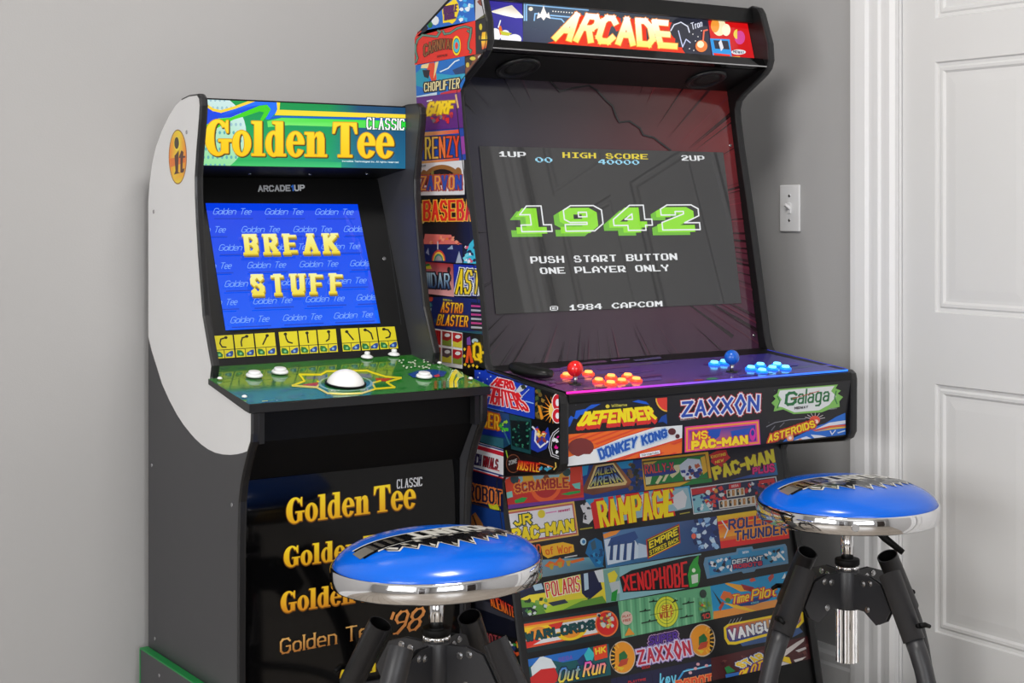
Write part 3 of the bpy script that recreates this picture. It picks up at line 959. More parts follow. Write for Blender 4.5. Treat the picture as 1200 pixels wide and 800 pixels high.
# yellow lettering tile, runs out under the edging
S.bgt([(531.5, 309.3), (558, 311), (562, 347), (532, 346.5)], (22, 44, 168))
S.text([(535.5, 314.5), (581, 319), (583, 344), (535, 344.5)], 'ASTRO', (250, 216, 24), .24, out=[(2.2, (236, 236, 230)), (1.2, (16, 16, 20))], slant=.12)
# star field tile
S.bgt([(495.5, 343.8), (532, 347.6), (562, 347), (564.5, 376), (565.5, 392), (504, 384)], (24, 36, 98))
S.ell(505, 350, 2.4, 3.2, (200, 70, 50))
S.blobs([(497, 352), (508, 354), (512, 380), (503, 378)], [(70, 130, 130), (40, 90, 110), (110, 160, 120), (150, 170, 160)], 16, 2.6, 14)
S.text([(518, 353.5), (543, 355.5), (542, 367), (516, 366)], 'ASTRO', ((246, 206, 50), (232, 110, 30)), .26, out=[(.7, (110, 50, 20))])
S.text([(514, 368), (549, 370), (548, 383), (511, 381)], 'BLASTER', ((248, 212, 50), (236, 130, 30)), .26, out=[(.7, (110, 50, 20))])
S.text([(519, 350), (530, 351), (530, 353), (519, 352)], 'SEGA', (190, 190, 60), .2)
S.poly([(552, 354), (562, 355), (565, 388), (551, 386)], (20, 20, 28))
for k in range(6):
    S.poly([(552, 357 + k * 5), (563 + k * .4, 358 + k * 5), (563 + k * .4, 360 + k * 5), (552, 359.5 + k * 5)], ((190, 60, 130), (180, 180, 190))[k % 2])
S.poly([(515, 385.5), (551, 388), (565, 388), (565, 391), (540, 391)], (20, 80, 100))
# comic strip tile
S.bgt([(504, 384), (542, 389.8), (542, 432), (505, 426)], (226, 226, 226))
for i in range(2):
    for j in range(3):
        x0 = 505.5 + j * 12.3 + (0 if j == 0 else .4)
        y0 = 385.8 + i * 19.5 + j * 1.8
        q = [(x0, y0), (x0 + 11, y0 + 1.7), (x0 + 11, y0 + 18.4), (x0, y0 + 16.8)]
        S.poly(q, [(176, 26, 30), (150, 40, 36), (176, 30, 34), (190, 40, 30), (90, 70, 76), (170, 24, 34)][i * 3 + j])
        if (i, j) != (0, 0):
            S.poly([(x0, y0 + 10), (x0 + 6, y0 + 12), (x0 + 11, y0 + 9), (x0 + 11, y0 + 18.2), (x0, y0 + 16.6)], [(206, 196, 60), (120, 140, 50)][(i + j) % 2])
            S.ell(x0 + 6, y0 + 5, 3.2, 2.2, (220, 222, 222))
        else:
            for t in range(4):
                S.line([(x0 + 1.5 + 2.6 * t, y0 + 2), (x0 + 2 + 2.6 * t, y0 + 8)], 1, (120, 16, 22))
# letter tile
S.bgt([(542, 389.8), (565.8, 392.5), (568.3, 434), (542, 432)], (18, 16, 22))
S.poly([(547, 396), (551, 394), (552, 404), (547, 404)], (120, 70, 160))
S.ell(556.5, 399.5, 3.8, 3, (170, 196, 206))
S.line([(547, 424), (549.5, 406), (553, 424)], 3.2, (232, 84, 34))
for c, g in (((120, 90, 10), .9), ((250, 208, 24), 0)):
    S.text([(554, 401), (565, 402), (565, 423), (554, 421.5)], 'Q', c, .28, grow0=g)
for x, y in ((545, 427), (549.5, 429), (554.5, 428), (559, 429.5), (544.5, 409), (544, 417), (566, 413)):
    S.poly([(x - 1.8, y), (x, y - 2.2), (x + 1.8, y), (x, y + 2.2)], (236, 200, 40))
# blue tile on the control box side
S.bgt([(556, 428), (626.5, 453), (626.5, 491), (566, 476.5), (556, 470)], (24, 62, 190))
S.text([(583, 443), (600, 446.8), (604, 457), (575, 451)], 'HERO', (226, 30, 40), .24, out=[(1.3, (246, 226, 226))], grow0=.45)
S.text([(574, 453), (608, 461), (621, 482), (567, 470.5)], 'FIGHTERS', (226, 30, 40), .24, out=[(1.3, (246, 226, 226))], grow0=.45)
S.poly([(604, 458), (610, 451), (618, 452), (612, 458), (607, 460)], (210, 214, 216))
S.poly([(610, 452), (614, 450), (617, 455), (612, 456)], (50, 60, 40))
S.line([(610, 466), (620, 456)], .9, (190, 210, 240))
S.line([(616, 470), (625, 472.5)], 1.4, (150, 190, 240))
for x, y in ((562, 437), (560, 442), (571, 444), (566, 448), (575, 441)):
    S.ell(x, y, .9, .9, (190, 210, 240), 6)
S.line([(570, 477), (590, 482)], 1.2, (90, 140, 220))
# burst tile
S.bgt([(627.2, 453.3), (654.5, 462.5), (655, 497.5), (627.2, 491)], (20, 20, 20))
S.blobs([(628, 456), (637, 459), (637, 490), (628, 488)], [(70, 90, 50), (110, 90, 40), (40, 50, 34), (150, 120, 50)], 16, 2.6, 21)
S.poly([(630, 474), (633, 476), (637, 490), (634, 492)], (236, 150, 40))
cx, cy = 649, 481
for k in range(11):
    a = math.radians(95 + k * 20)
    S.poly([(cx + 5 * math.cos(a + .15), cy + 6 * math.sin(a + .15)), (cx + (14 + 4 * (k % 2)) * math.cos(a), cy + (18 + 5 * (k % 2)) * math.sin(a)), (cx + 5 * math.cos(a - .15), cy + 6 * math.sin(a - .15))], (242, 150, 40))
S.ell(cx, cy, 6, 10, (250, 214, 110))
for yy, ry in ((471.5, 9.5), (487, 8)):
    S.ell(653, yy, 6.4, ry + 1, (240, 236, 236))
    S.ell(653, yy, 5.4, ry, (214, 36, 50))
    S.ell(653.4, yy, 2.4, ry * .46, (240, 240, 246))
# laser tile
S.bgt([(558, 476), (566, 477.5), (596.5, 485), (599, 520), (589, 525.5), (552, 514)], [(24, 60, 120), (24, 60, 120), (30, 70, 120), (22, 60, 90), (22, 60, 90), (16, 40, 90)])
S.poly([(556, 500), (598, 506), (598, 514), (552, 506)], (20, 40, 130))
S.text([(553, 478), (585, 486.5), (585, 503.5), (551, 497)], 'LASER', (246, 190, 40), .26, out=[(1.6, (190, 90, 20))])
S.blobs([(585, 492), (594, 494), (594, 506), (587, 504)], [(70, 180, 50), (150, 200, 60), (40, 120, 60)], 10, 2.4, 23)
S.line([(590, 504), (597, 520)], 1.6, (50, 110, 130))
S.poly([(552, 507), (590, 514), (590, 525), (551, 515)], (44, 96, 110))
# dark speckled tile
S.bgt([(597, 485), (622.5, 491.3), (622, 532), (599, 526)], (24, 70, 74))
S.poly([(598, 492), (621, 494), (620, 527), (600, 522)], (12, 26, 30))
S.blobs([(600, 488), (621, 493), (620, 526), (601, 522)], [(40, 110, 90), (20, 60, 60), (60, 140, 110)], 34, 1.3, 25)
# emblem tile
S.bgt([(622.5, 491.3), (655, 498), (655, 541), (622, 533)], (16, 16, 18))
S.poly([(623, 505), (630, 499), (634, 512), (642, 500), (645, 514), (640, 526), (630, 530), (622, 526)], (36, 60, 170))
S.line([(624, 500), (628, 504), (627, 516), (633, 524), (642, 517)], 2.0, (222, 226, 240))
S.blobs([(629, 503), (641, 502), (640, 517), (630, 518)], [(236, 180, 50), (210, 70, 60), (240, 220, 160), (150, 60, 50)], 14, 2.4, 27)
for w, c in ((3.2, (220, 220, 226)), (1.6, (22, 20, 26))):
    S.line([(655, 503), (649, 508), (646, 514), (644.5, 524), (647, 533), (655, 536)], w, c)
S.blobs([(648, 510), (654, 510), (654, 532), (648, 530)], [(230, 30, 150), (230, 230, 236), (30, 26, 34)], 9, 2.2, 29)
# basketball tile
S.bgt([(589.5, 525.5), (655, 541.5), (653, 551.5), (594, 556)], (24, 18, 20))
S.line([(593, 528), (597, 545)], 1.2, (150, 190, 60))
S.ell(601.5, 543, 8.5, 11, (120, 70, 50))
S.ell(601.5, 543, 7.6, 10, (40, 24, 22))
S.text([(596, 540), (606, 537), (606, 542), (596, 545)], 'ZONE', (170, 170, 170), .22)
S.text([(608, 540), (632, 543), (632, 553), (606, 550)], 'HUSTLE', ((226, 40, 30), (246, 210, 50)), .3, out=[(1, (150, 20, 20))])
S.line([(632, 542), (648, 547)], 1.2, (210, 110, 40))
S.line([(651, 542), (651.5, 547), (649, 550)], 1.4, (220, 190, 90))
S.blobs([(633, 546), (646, 547), (646, 551), (633, 550)], [(60, 150, 180), (220, 60, 80), (200, 200, 210)], 8, 1.7, 31)
# stripes tile
S.bgt([(551, 515), (590, 526.5), (590, 561), (546, 549)], (222, 222, 226))
for y in (0, 30):
    S.poly([(545, 517.5 + y * .98), (591, 530 + y), (591, 535 + y), (545, 522 + y)], (190, 30, 50))
    S.poly([(545, 514.5 + y * .98), (591, 527 + y), (591, 528.8 + y), (545, 516 + y)], (40, 50, 120))
S.text([(551, 529.5), (584, 538.5), (583, 549.5), (550, 543)], 'ARCH RIVALS', (150, 30, 40), .26, out=[(.5, (60, 24, 40))], letters=[(40, 50, 110)] * 5 + [(160, 30, 40)] * 6)
S.line([(572, 548), (585, 551.5)], 1.2, (190, 60, 70))
# robot tile
S.bgt([(546, 549.5), (588.5, 561.5), (590, 600), (547, 588)], (18, 26, 66))
S.text([(549, 566), (588, 575), (588, 592), (549, 585)], 'ROBOT', (24, 30, 60), .2, out=[(1.4, (216, 120, 50))])
S.poly([(572, 590), (578, 592), (582, 590), (587, 598), (580, 597), (575, 598)], (190, 190, 40))
S.line([(548, 588), (580, 598)], 1.4, (120, 80, 60))
S.bgt([(547, 588.5), (590, 600.5), (597, 666), (548, 652)], (22, 58, 128))
S.poly([(550, 606), (557, 600), (566, 614), (566, 634), (550, 630)], (190, 120, 60))
S.line([(554, 604), (560, 620)], 1.6, (40, 30, 40))
S.poly([(566, 618), (594, 626), (594, 632), (566, 626)], (110, 30, 40))
# lower tiles behind the stool
S.bgt([(548, 652), (597, 667), (606, 748), (560, 736)], (18, 20, 34))
S.poly([(556, 700), (604, 716), (604, 728), (558, 712)], (60, 60, 70))
S.text([(572, 694), (603, 712), (604, 724), (576, 710)], 'ALIENATE', ((230, 50, 50), (236, 130, 40)), .22, out=[(.8, (70, 10, 20))])
S.bgt([(560, 737), (606, 749), (613, 800), (566, 790)], (18, 18, 20))
S.text([(566, 740), (588, 746), (590, 764), (568, 757)], 'MOTO', (150, 60, 66), .26)
S.blobs([(590, 748), (606, 752), (612, 790), (592, 786)], [(230, 90, 40), (236, 180, 50), (60, 150, 60), (40, 60, 120), (190, 40, 40), (230, 230, 230)], 26, 2.8, 33)

board = MB(M['black'], M['print'])
board.prism(prof2, CX0, CX0 + T2, 0)
board.art(S)
board.build('side_panel', W2)
board = MB(M['black'])
board.prism(prof2, CX1 - T2, CX1, 0)
board.build('side_panel', W2)


def edge_strip(path, x0, x1, out=.0022, m=None):
    """rounded edging pressed onto the front edge of a side panel; path in (y,z)"""
    b = MB(m or M['rubber'])
    n = len(path)
    secs = [(x0 - .0006, -.0015), (x0 - .0006, out * .4), (x0 + (x1 - x0) * .22, out), (x0 + (x1 - x0) * .78, out), (x1 + .0006, out * .4), (x1 + .0006, -.0015)]
    vs = []
    for i, (y, z) in enumerate(path):
        a, c = path[max(0, i - 1)], path[min(n - 1, i + 1)]
        ty, tz = c[0] - a[0], c[1] - a[1]
        L = math.hypot(ty, tz)
        ny, nz = -tz / L, ty / L            # outward for a profile that climbs along the front
        for x, o in secs:
            vs.append((x, y + ny * o, z + nz * o))
    k = len(secs)
    fs = [(i * k + j, i * k + j + 1, (i + 1) * k + j + 1, (i + 1) * k + j) for i in range(n - 1) for j in range(k - 1)]
    b.geo(vs, fs, 0, False)
    b.geo(vs[:k], [tuple(range(k))])
    b.geo(vs[-k:], [tuple(range(k))[::-1]])
    return b


edge_strip(front2 + back2[:2], CX0, CX0 + T2).build('edge_trim', W2)
edge_strip(front2 + back2[:2], CX1 - T2, CX1).build('edge_trim', W2)

# carcass: top, back, floor
b = MB(M['black'])
b.prism([(2.722, 1.682), (2.760, 1.660), (2.902, 1.592), (2.902, 1.574), (2.752, 1.642), (2.716, 1.664)], IX0 + .0005, IX1 - .0005)
b.build('top_panel', W2)
b = MB(M['black'])
b.box(IX0 + .0005, IX1 - .0005, 2.884, 2.900, .012, 1.57)
b.build('back_panel', W2)

# marquee: lit print behind a clear sheet, held by two retainers
MA = Art((0, 2.680, 1.562), (0, -1, .284))
mtl, mtr, mbr, mbl = (567, 1), (872, 22), (884.5, 72), (574, 51.5)
MA.bgt([(560, -4), (880, 20), (890, 76), (560, 55)], (44, 46, 62))
MA.poly([(560, -4), (612, 2), (613, 56), (560, 55)], [(58, 50, 150), (70, 60, 170), (60, 60, 150), (40, 44, 130)])
MA.poly([(576, 13), (592, 8), (600, 6), (606, 12), (613, 19), (613, 21), (604, 21), (590, 18), (577, 14.5)], [(230, 220, 200)] * 4 + [(255, 255, 250)] * 5)
MA.ell(580, 41, 7, 8, (240, 240, 244))
MA.ell(592, 42, 6, 7, (236, 236, 240))
MA.ell(603, 46, 8, 6, (244, 244, 248))
MA.ell(596, 49, 12, 4, (238, 238, 244))
MA.poly([(584, 31), (587, 30), (590, 40), (586, 41)], (226, 110, 40))
MA.poly([(586, 36), (600, 39), (596, 42), (588, 41)], (200, 200, 60))
MA.line([(584, 32), (586.5, 24)], 1.4, (236, 236, 240))
MA.poly([(613, 4), (700, 10), (660, 54), (613, 54)], [(78, 92, 108), (90, 104, 122), (60, 66, 80), (56, 60, 84)])
for pts in ([(617, 24), (617, 5.5), (692, 12)], [(614.6, 24), (614.6, 4)], [(626, 24), (627, 16), (630, 16)], [(645, 18), (668, 20)], [(645, 21), (658, 22.5), (661, 26)]):
    MA.line(pts, 1.5, (150, 200, 246))
for k in range(8):
    MA.ell(648 + k * 3.2, 13.2 + k * .25, .9, .9, (246, 246, 240), 6)
MA.poly([(629, 22), (631, 14), (633, 17), (635.5, 11), (637, 6), (638.5, 11), (641, 17), (643, 14), (645, 22), (640, 20), (637, 24), (634, 20)], (255, 250, 246))
MA.ell(622, 10.5, 2.6, 2.4, (246, 240, 222))
MA.poly([(690, 8), (800, 17), (806, 30), (800, 66), (660, 58), (690, 12)], [(96, 96, 104), (72, 72, 80), (40, 40, 48), (26, 26, 32), (40, 36, 48), (80, 90, 104)])
MA.poly([(640, 51), (662, 44), (800, 58), (806, 67), (640, 58)], (226, 52, 20))
MA.text([(671, 18.5), (784, 28.5), (801, 63), (652, 52)], 'ARCADE', (232, 50, 16), .2, slant=.1, gap=1.1, grow0=2.0)
MA.text([(667, 14.5), (780, 24.5), (797, 57), (648, 46.5)], 'ARCADE', ((255, 255, 255), (255, 236, 110)), .23, slant=.1, gap=1.0, out=[(1.3, (240, 140, 40))], grow0=.5)
MA.line([(690, 8), (724, 10), (770, 17), (836, 23)], 1.6, (240, 90, 70))
MA.ell(800, 34, 15, 14, (44, 46, 58))
MA.line([(786, 36), (790, 29), (798, 26), (806, 31), (808, 38)], 1.2, (226, 230, 246))
MA.line([(795, 36), (800, 55), (804, 46), (809, 50)], 1.2, (200, 208, 240))
MA.text([(809, 27), (823, 23), (823, 31), (811, 35)], 'Tron', (226, 230, 246), .14)
for x, y in ((812, 40), (818, 43), (815, 48), (822, 36), (808, 57), (813, 59)):
    MA.ell(x, y, .7, .7, (240, 240, 240), 6)
MA.line([(824, 47), (825, 36), (829, 35)], 1.8, (240, 110, 80))
MA.ell(822, 54, 7, 7, (240, 130, 60))
MA.ell(821, 52, 4, 4, (255, 240, 200))
MA.poly([(830, 24), (878, 28), (890, 78), (836, 72)], [(220, 26, 22), (214, 14, 20), (196, 12, 20), (200, 16, 20)])
MA.ell(843, 32, 8, 10, (250, 236, 190))
MA.ell(838, 30, 5, 8, (246, 160, 60))
MA.ell(851, 35, 5, 7, (255, 246, 214))
MA.poly([(832, 45), (855, 46), (858, 70), (836, 69)], (36, 150, 226))
MA.poly([(836, 47), (853, 48), (855, 58), (838, 57)], (40, 40, 56))
MA.poly([(842, 50), (845, 46), (848, 56), (845, 60)], (226, 226, 232))
MA.poly([(836, 62), (856, 64), (855, 69), (838, 68)], (230, 40, 20))
MA.ell(867, 44, 6, 8, (214, 70, 150))
MA.ell(864, 40, 4.4, 5.6, (236, 210, 80), 14, 90, 270)
MA.ell(865.5, 61, 8.5, 3, (226, 226, 230))
MA.text([(859, 58.6), (872, 60), (872, 63.4), (859, 62)], 'MIDWAY', (50, 60, 90), .2)
MA.poly([(857, 66), (867, 66), (869, 71), (857, 70)], (240, 170, 40))
# panel lies inside the two side boards
MA.polys = [pc for pc in MA.polys if True]
b = MB(M['lit'])
for pts, cols in MA.polys:      # trim to the opening between the side boards
    q, c = clip_poly([(p.x, p.z) for p in pts], [tuple(k) for k in cols], [(IX0 + .001, 1.50), (IX1 - .001, 1.50), (IX1 - .001, 1.70), (IX0 + .001, 1.70)])
    if len(q) >= 3:
        y_of = lambda z: pts[0].y + (z - pts[0].z) * .284
        b.face([(x, y_of(z), z) for x, z in q], 0, c)
b.build('marquee', W2)
b = MB(M['black_gloss'])
b.prism([(2.655, 1.541), (2.640, 1.547), (2.652, 1.566), (2.686, 1.5645), (2.700, 1.556), (2.700, 1.545)], IX0 + .0005, IX1 - .0005)
k = b.slot(M['steel'])
b.box(IX0 + .0006, IX1 - .0006, 2.6383, 2.6402, 1.5458, 1.5482, k)
b.build('marquee_retainer', W2)
b = MB(M['black'])
b.prism([(2.684, 1.651), (2.690, 1.686), (2.720, 1.684), (2.714, 1.652)], IX0 + .0005, IX1 - .0005)
b.build('marquee_retainer', W2, bevel=.0015)
# speaker board under the marquee
b = MB(M['black'])
spk_p0, spk_p1 = Vector((0, 2.663, 1.540)), Vector((0, 2.772, 1.500))
b.prism([(2.663, 1.540), (2.700, 1.544), (2.790, 1.512), (2.772, 1.499)], IX0 + .0005, IX1 - .0005)
spk = b.build('speaker_panel', W2)
nsp = (spk_p1 - spk_p0).cross(Vector((1, 0, 0))).normalized()
if nsp.z > 0:
    nsp = -nsp
for x in (IX0 + .115, IX1 - .115):
    c = (spk_p0 + spk_p1) / 2 + nsp * .0004
    c.x = x
    b = MB(M['rubber'], M['mesh_black'])
    q = Matrix.Translation(c) @ nsp.to_track_quat('Z', 'Y').to_matrix().to_4x4()
    b.lathe([(.048, 0), (.048, .004), (.044, .007), (.040, .006), (.037, .003)], 40, 0, True, q)
    b.lathe([(.038, .0022), (.02, .0042), (1e-6, .005)], 40, 1, True, q)
    b.build('speaker', W2)

# bezel sheet with explosion print, and the screen let into it
BZ = .184
BN = (0, -1, BZ)
BP = (0, 2.716, 1.179)


def bez_y(z):
    return 2.716 + (z - 1.179) * BZ


E = Art(BP, BN, lift=.0004)
E.tile(None)
def shd(x, y):
    t = min(1, max(0, (x - 560) / 300)); s = min(1, max(0, (y - 95) / 320))
    base = [(34 + 98 * t ** 1.6, 35 + 6 * t, 48 - 10 * t), (54 + 8 * t, 51 - 16 * t, 56 + 2 * t)]
    return tuple(base[0][k] * (1 - s) + base[1][k] * s for k in range(3))
nx, ny = 10, 8
for i in range(nx):
    for j in range(ny):
        xs = [545 + 350 * i / nx, 545 + 350 * (i + 1) / nx]
        ys = [84 + 360 * j / ny, 84 + 360 * (j + 1) / ny]
        q = [(xs[0], ys[0]), (xs[1], ys[0]), (xs[1], ys[1]), (xs[0], ys[1])]
        E.poly(q, [shd(*p) for p in q], False)
E.z += E.STEP
rnd = random.Random(4)
ccx, ccy = 690, 270
for k in range(150):
    a = math.radians(rnd.uniform(0, 360))
    ca, sa = math.cos(a), math.sin(a)
    if sa < 0 and ca < -.25 and rnd.random() < .8:
        continue
    r0 = 178 + 16 * math.sin(a * 7) if sa < 0 else rnd.uniform(110, 160)
    if sa < 0 and ca > .55:
        r0 = 150 + 10 * math.sin(a * 9)
    r1 = r0 + rnd.uniform(60, 220)
    w = rnd.uniform(.003, .013)
    x0, y0 = ccx + r0 * ca, ccy + r0 * sa
    p1 = (ccx + r1 * math.cos(a + w), ccy + r1 * math.sin(a + w))
    p2 = (ccx + r1 * math.cos(a - w), ccy + r1 * math.sin(a - w))
    c0 = shd(x0, y0)
    if rnd.random() < .62:
        f = rnd.uniform(.42, .75)
        c = tuple(v * f for v in c0)
    else:
        f = rnd.uniform(1.12, 1.35)
        c = (min(255, c0[0] * f), c0[1] * 1.05, c0[2] * 1.08)
    E.poly([(x0, y0), p1, p2], c, k % 3 == 0)
# scalloped edge of the burst
arc = [(642, 92), (656, 107), (672, 103), (690, 100), (700, 106), (711, 118), (718, 124), (722, 136), (726, 143), (738, 142), (750, 150), (754, 158), (766, 161), (778, 170), (786, 176)]
E.line(arc, 2.0, (26, 24, 28))
b = MB(M['bezelart'])
bz0, bz1 = .9005, 1.500
for pts, cols in E.polys:
    q, c = clip_poly([(p.x, p.z) for p in pts], [tuple(k) for k in cols], [(IX0 + .0008, bz0), (IX1 - .0008, bz0), (IX1 - .0008, bz1), (IX0 + .0008, bz1)])
    if len(q) >= 3:
        off = pts[0].y - bez_y(pts[0].z)
        b.face([(x, bez_y(z) + off, z) for x, z in q], 0, c)
k = b.slot(M['black'])
b.prism([(bez_y(bz0) + .001, bz0), (bez_y(bz1) + .001, bz1), (bez_y(bz1) + .012, bz1), (bez_y(bz0) + .012, bz0)], IX0 + .0008, IX1 - .0008, k)
bez = b.build('bezel', W2)
# screen
SC = Art(BP, BN, lift=.0030)
sq = [(561.5, 171), (847.5, 178.5), (868.8, 355), (581.2, 368)]
SC.tile(None)
SC.poly(sq, [(34, 34, 36), (38, 38, 40), (38, 38, 40), (38, 38, 38)])
pixel_text(SC, [(583, 177), (616, 178), (616.5, 184.5), (584, 183.2)], '1UP', (226, 228, 230))
pixel_text(SC, [(627, 184), (647, 184.4), (647.5, 190.6), (627.5, 190)], '00', (150, 214, 240))
pixel_text(SC, [(659, 178.2), (759, 180.6), (759.5, 186.6), (659.3, 184.8)], 'HIGH SCORE', (226, 206, 40))
pixel_text(SC, [(701, 186.6), (749, 187.4), (749.3, 193), (701.3, 192.4)], '40000', (150, 214, 240))
pixel_text(SC, [(798, 181.8), (825, 182.4), (826, 188.6), (799, 188)], '2UP', (226, 228, 230))
pixel_text(SC, [(621, 300.6), (793, 296.6), (794, 304.4), (622, 308.6)], 'PUSH START BUTTON', (232, 234, 236))
pixel_text(SC, [(632, 313.6), (783, 309.8), (784.5, 317.4), (633.5, 321)], 'ONE PLAYER ONLY', (232, 234, 236))
pixel_text(SC, [(644.5, 358.6), (654, 358.2), (654, 363.6), (644.5, 364)], '@', (232, 234, 236))
pixel_text(SC, [(666, 357), (776, 352.4), (776.5, 358.8), (666.5, 363.8)], '1984 CAPCOM', (232, 234, 236))
DIG = {
    '1': ([(0, .66), (.26, 1), (.74, 1), (.74, .26), (1, .26), (1, 0), (0, 0), (0, .26), (.34, .26), (.34, .66)], None),
    '9': ([(0, .46), (0, .82), (.2, 1), (.8, 1), (1, .82), (1, .28), (.76, 0), (0, 0), (0, .26), (.58, .26), (.58, .34), (.14, .34)], [(.38, .56), (.6, .56), (.6, .74), (.38, .74)]),
    '4': ([(0, .2), (0, .44), (.46, 1), (.82, 1), (.82, .44), (1, .44), (1, .2), (.82, .2), (.82, 0), (.36, 0), (.36, .2)], [(.3, .44), (.5, .44), (.5, .66)]),
    '2': ([(0, .6), (0, .84), (.18, 1), (.82, 1), (1, .84), (1, .56), (.6, .28), (1, .28), (1, 0), (0, 0), (0, .3), (.6, .64), (.6, .74), (.38, .74), (.38, .6)], None),
}
dig_q = [(602, 244), (812, 242.5), (815, 271.5), (606, 274)]
spans = [(0, .17), (.247, .46), (.52, .735), (.79, 1.0)]


def digit_draw(dx, dy, fill, stroke=None, sw=0):
    for (ch, (u0, u1)) in zip('1942', spans):
        out, hole = DIG[ch]
        P = [Art.bil(dig_q, u0 + (u1 - u0) * x, y) for x, y in out]
        P = [(x + dx, y + dy) for x, y in P]
        Hh = [(x + dx, y + dy) for x, y in [Art.bil(dig_q, u0 + (u1 - u0) * x, y) for x, y in hole]] if hole else None
        if fill:
            SC.poly(P, fill)
            if Hh:
                SC.poly(Hh, (40, 40, 42))
        if stroke:
            SC.line(P + P[:1], sw, stroke)
            if Hh:
                SC.line(Hh + Hh[:1], sw, stroke)


digit_draw(-6, 3.6, (108, 186, 44))
digit_draw(0, 0, (142, 224, 38))
digit_draw(5.6, -2.6, None, (236, 238, 240), 1.5)
b = MB(M['screen']).art(SC, M['screen'])
b.build('screen', W2)

# control panel: deck sheet, lit edge, front board
DKn = Vector((0, -(.894 - .871), .25)).normalized()
DKp = Vector((0, 2.386, .8722))


def deck_pt(x, y, lift=0.0):
    return on_plane(x, y, DKp + DKn * (.0035 + lift), DKn)


DK = Art(DKp + DKn * .0034, DKn, lift=.00005)
DK.tile(None)
DK.poly([(580, 436), (900, 414), (1000, 436), (655, 466)], [(112, 66, 112), (62, 58, 150), (66, 70, 176), (124, 62, 116)])
rnd = random.Random(8)
for k in range(70):
    x = rnd.uniform(600, 960)
    y = rnd.uniform(420, 460)
    t = min(1, max(0, (x - 600) / 340))
    c = (116 - 52 * t + rnd.uniform(-24, 24), 64 + rnd.uniform(-16, 20), 118 + 46 * t + rnd.uniform(-26, 30))
    L = rnd.uniform(10, 40)
    DK.poly([(x, y), (x + L, y - L * .09 - 1), (x + L * 1.1, y - L * .09 + 1.2), (x + 3, y + 1.6)], c, k % 3 == 0)
for x, y, c in ((820, 446, (170, 60, 60)), (835, 444, (60, 150, 100)), (848, 446, (200, 140, 60)), (690, 455, (140, 90, 120)), (705, 452, (180, 100, 110)), (735, 452, (110, 100, 120))):
    DK.ell(x, y, 7, 1.8, c)
b = MB(M['deckart'])
ytop, yfr = 2.640, 2.386
for pts, cols in DK.polys:
    q, c = clip_poly([(p.x, p.y) for p in pts], [tuple(k) for k in cols], [(IX0 + .0008, yfr), (IX1 - .0008, yfr), (IX1 - .0008, ytop), (IX0 + .0008, ytop)])
    if len(q) >= 3:
        off = (pts[0] - DKp).dot(DKn)
        b.face([(x, y, DKp.z + ((y - DKp.y) * -DKn.y + off) / DKn.z) for x, y in q], 0, c)
k = b.slot(M['black'])
zt = lambda y: DKp.z + (y - DKp.y) * -DKn.y / DKn.z
b.prism([(yfr, zt(yfr) - .014), (yfr, zt(yfr) + .0033), (ytop + .02, zt(ytop + .02) + .0033), (ytop + .02, zt(ytop + .02) - .014)], IX0 + .0008, IX1 - .0008, k)
b.build('control_deck', W2)
b = MB(M['edge_light'])
n = 16
for i in range(n):
    def ec(t):
        return (236 * (1 - t) ** 1.6 + 40 * t, 30 + 90 * t, 160 + 80 * t)
    xa, xb = IX0 + .001 + (IX1 - IX0 - .002) * i / n, IX0 + .001 + (IX1 - IX0 - .002) * (i + 1) / n
    ca, cb = ec(i / n), ec((i + 1) / n)
    zf = zt(yfr)
    b.face([(xa, yfr - .0006, zf - .0008), (xb, yfr - .0006, zf - .0008), (xb, yfr - .0006, zf + .0034), (xa, yfr - .0006, zf + .0034)], 0, [ca, cb, cb, ca])
    b.face([(xa, yfr - .0006, zf + .0034), (xb, yfr - .0006, zf + .0034), (xb, yfr, zf + .0034), (xa, yfr, zf + .0034)], 0, [ca, cb, cb, ca])
for xa, xb, ya_, yb_, c in ((IX1 - .0032, IX1 - .0012, yfr + .003, ytop - .004, (30, 50, 236)), (IX0 + .004, IX1 - .004, 2.6605, 2.6625, (150, 110, 230))):
    if c[0] == 30:
        b.face([(xa, ya_, zt(ya_) + .0042), (xb, ya_, zt(ya_) + .0042), (xb, yb_, zt(yb_) + .0042), (xa, yb_, zt(yb_) + .0042)], 0, c)
b.build('edge_light', W2)


FN = (0, -1, -.109)
FP = (0, 2.3775, .852)
FA = Art(FP, FN, lift=.0002)
FA.bgt([(655, 470), (1000, 440), (1000, 512), (655, 552)], (24, 24, 28))
FA.z = FA.base + .0002
FA.base = FA.z
rnd = random.Random(2)
for k in range(60):
    x = rnd.uniform(668, 990)
    y = rnd.uniform(452, 540)
    FA.ell(x, y, .45, .45, (120, 120, 130), 5)
    FA.z = FA.base
FA.base += .00006
# defender
FA.tile([(665.5, 475), (781.8, 465.5), (781.8, 497.5), (663.5, 507.5)], FA.base)
BL_ = (24, 92, 214)
FA.poly([(664, 494), (669, 487), (673, 489), (675, 481), (686, 479), (693, 474), (704, 473), (695, 478), (689, 480), (686, 485), (680, 486), (676, 491), (672, 490), (668, 499), (664, 502)], BL_)
FA.poly([(741, 470.5), (748, 468.4), (757, 470.4), (761, 474), (754, 473)], BL_)
FA.poly([(771, 495), (775, 488), (781, 485), (782, 497), (777, 494)], (20, 70, 160))
FA.ell(782.5, 465.5, 14.5, 17, (240, 190, 60))
FA.ell(783, 465, 13.6, 16, (226, 62, 50))
FA.ell(712, 476, 2.4, 2.2, (226, 206, 60))
FA.text([(716.5, 473.6), (735, 472.4), (735, 475.6), (716.5, 477)], 'Williams', (220, 210, 90), .16)
dq = [(686.5, 482.8), (762, 476.3), (770, 490.5), (676, 498.8)]
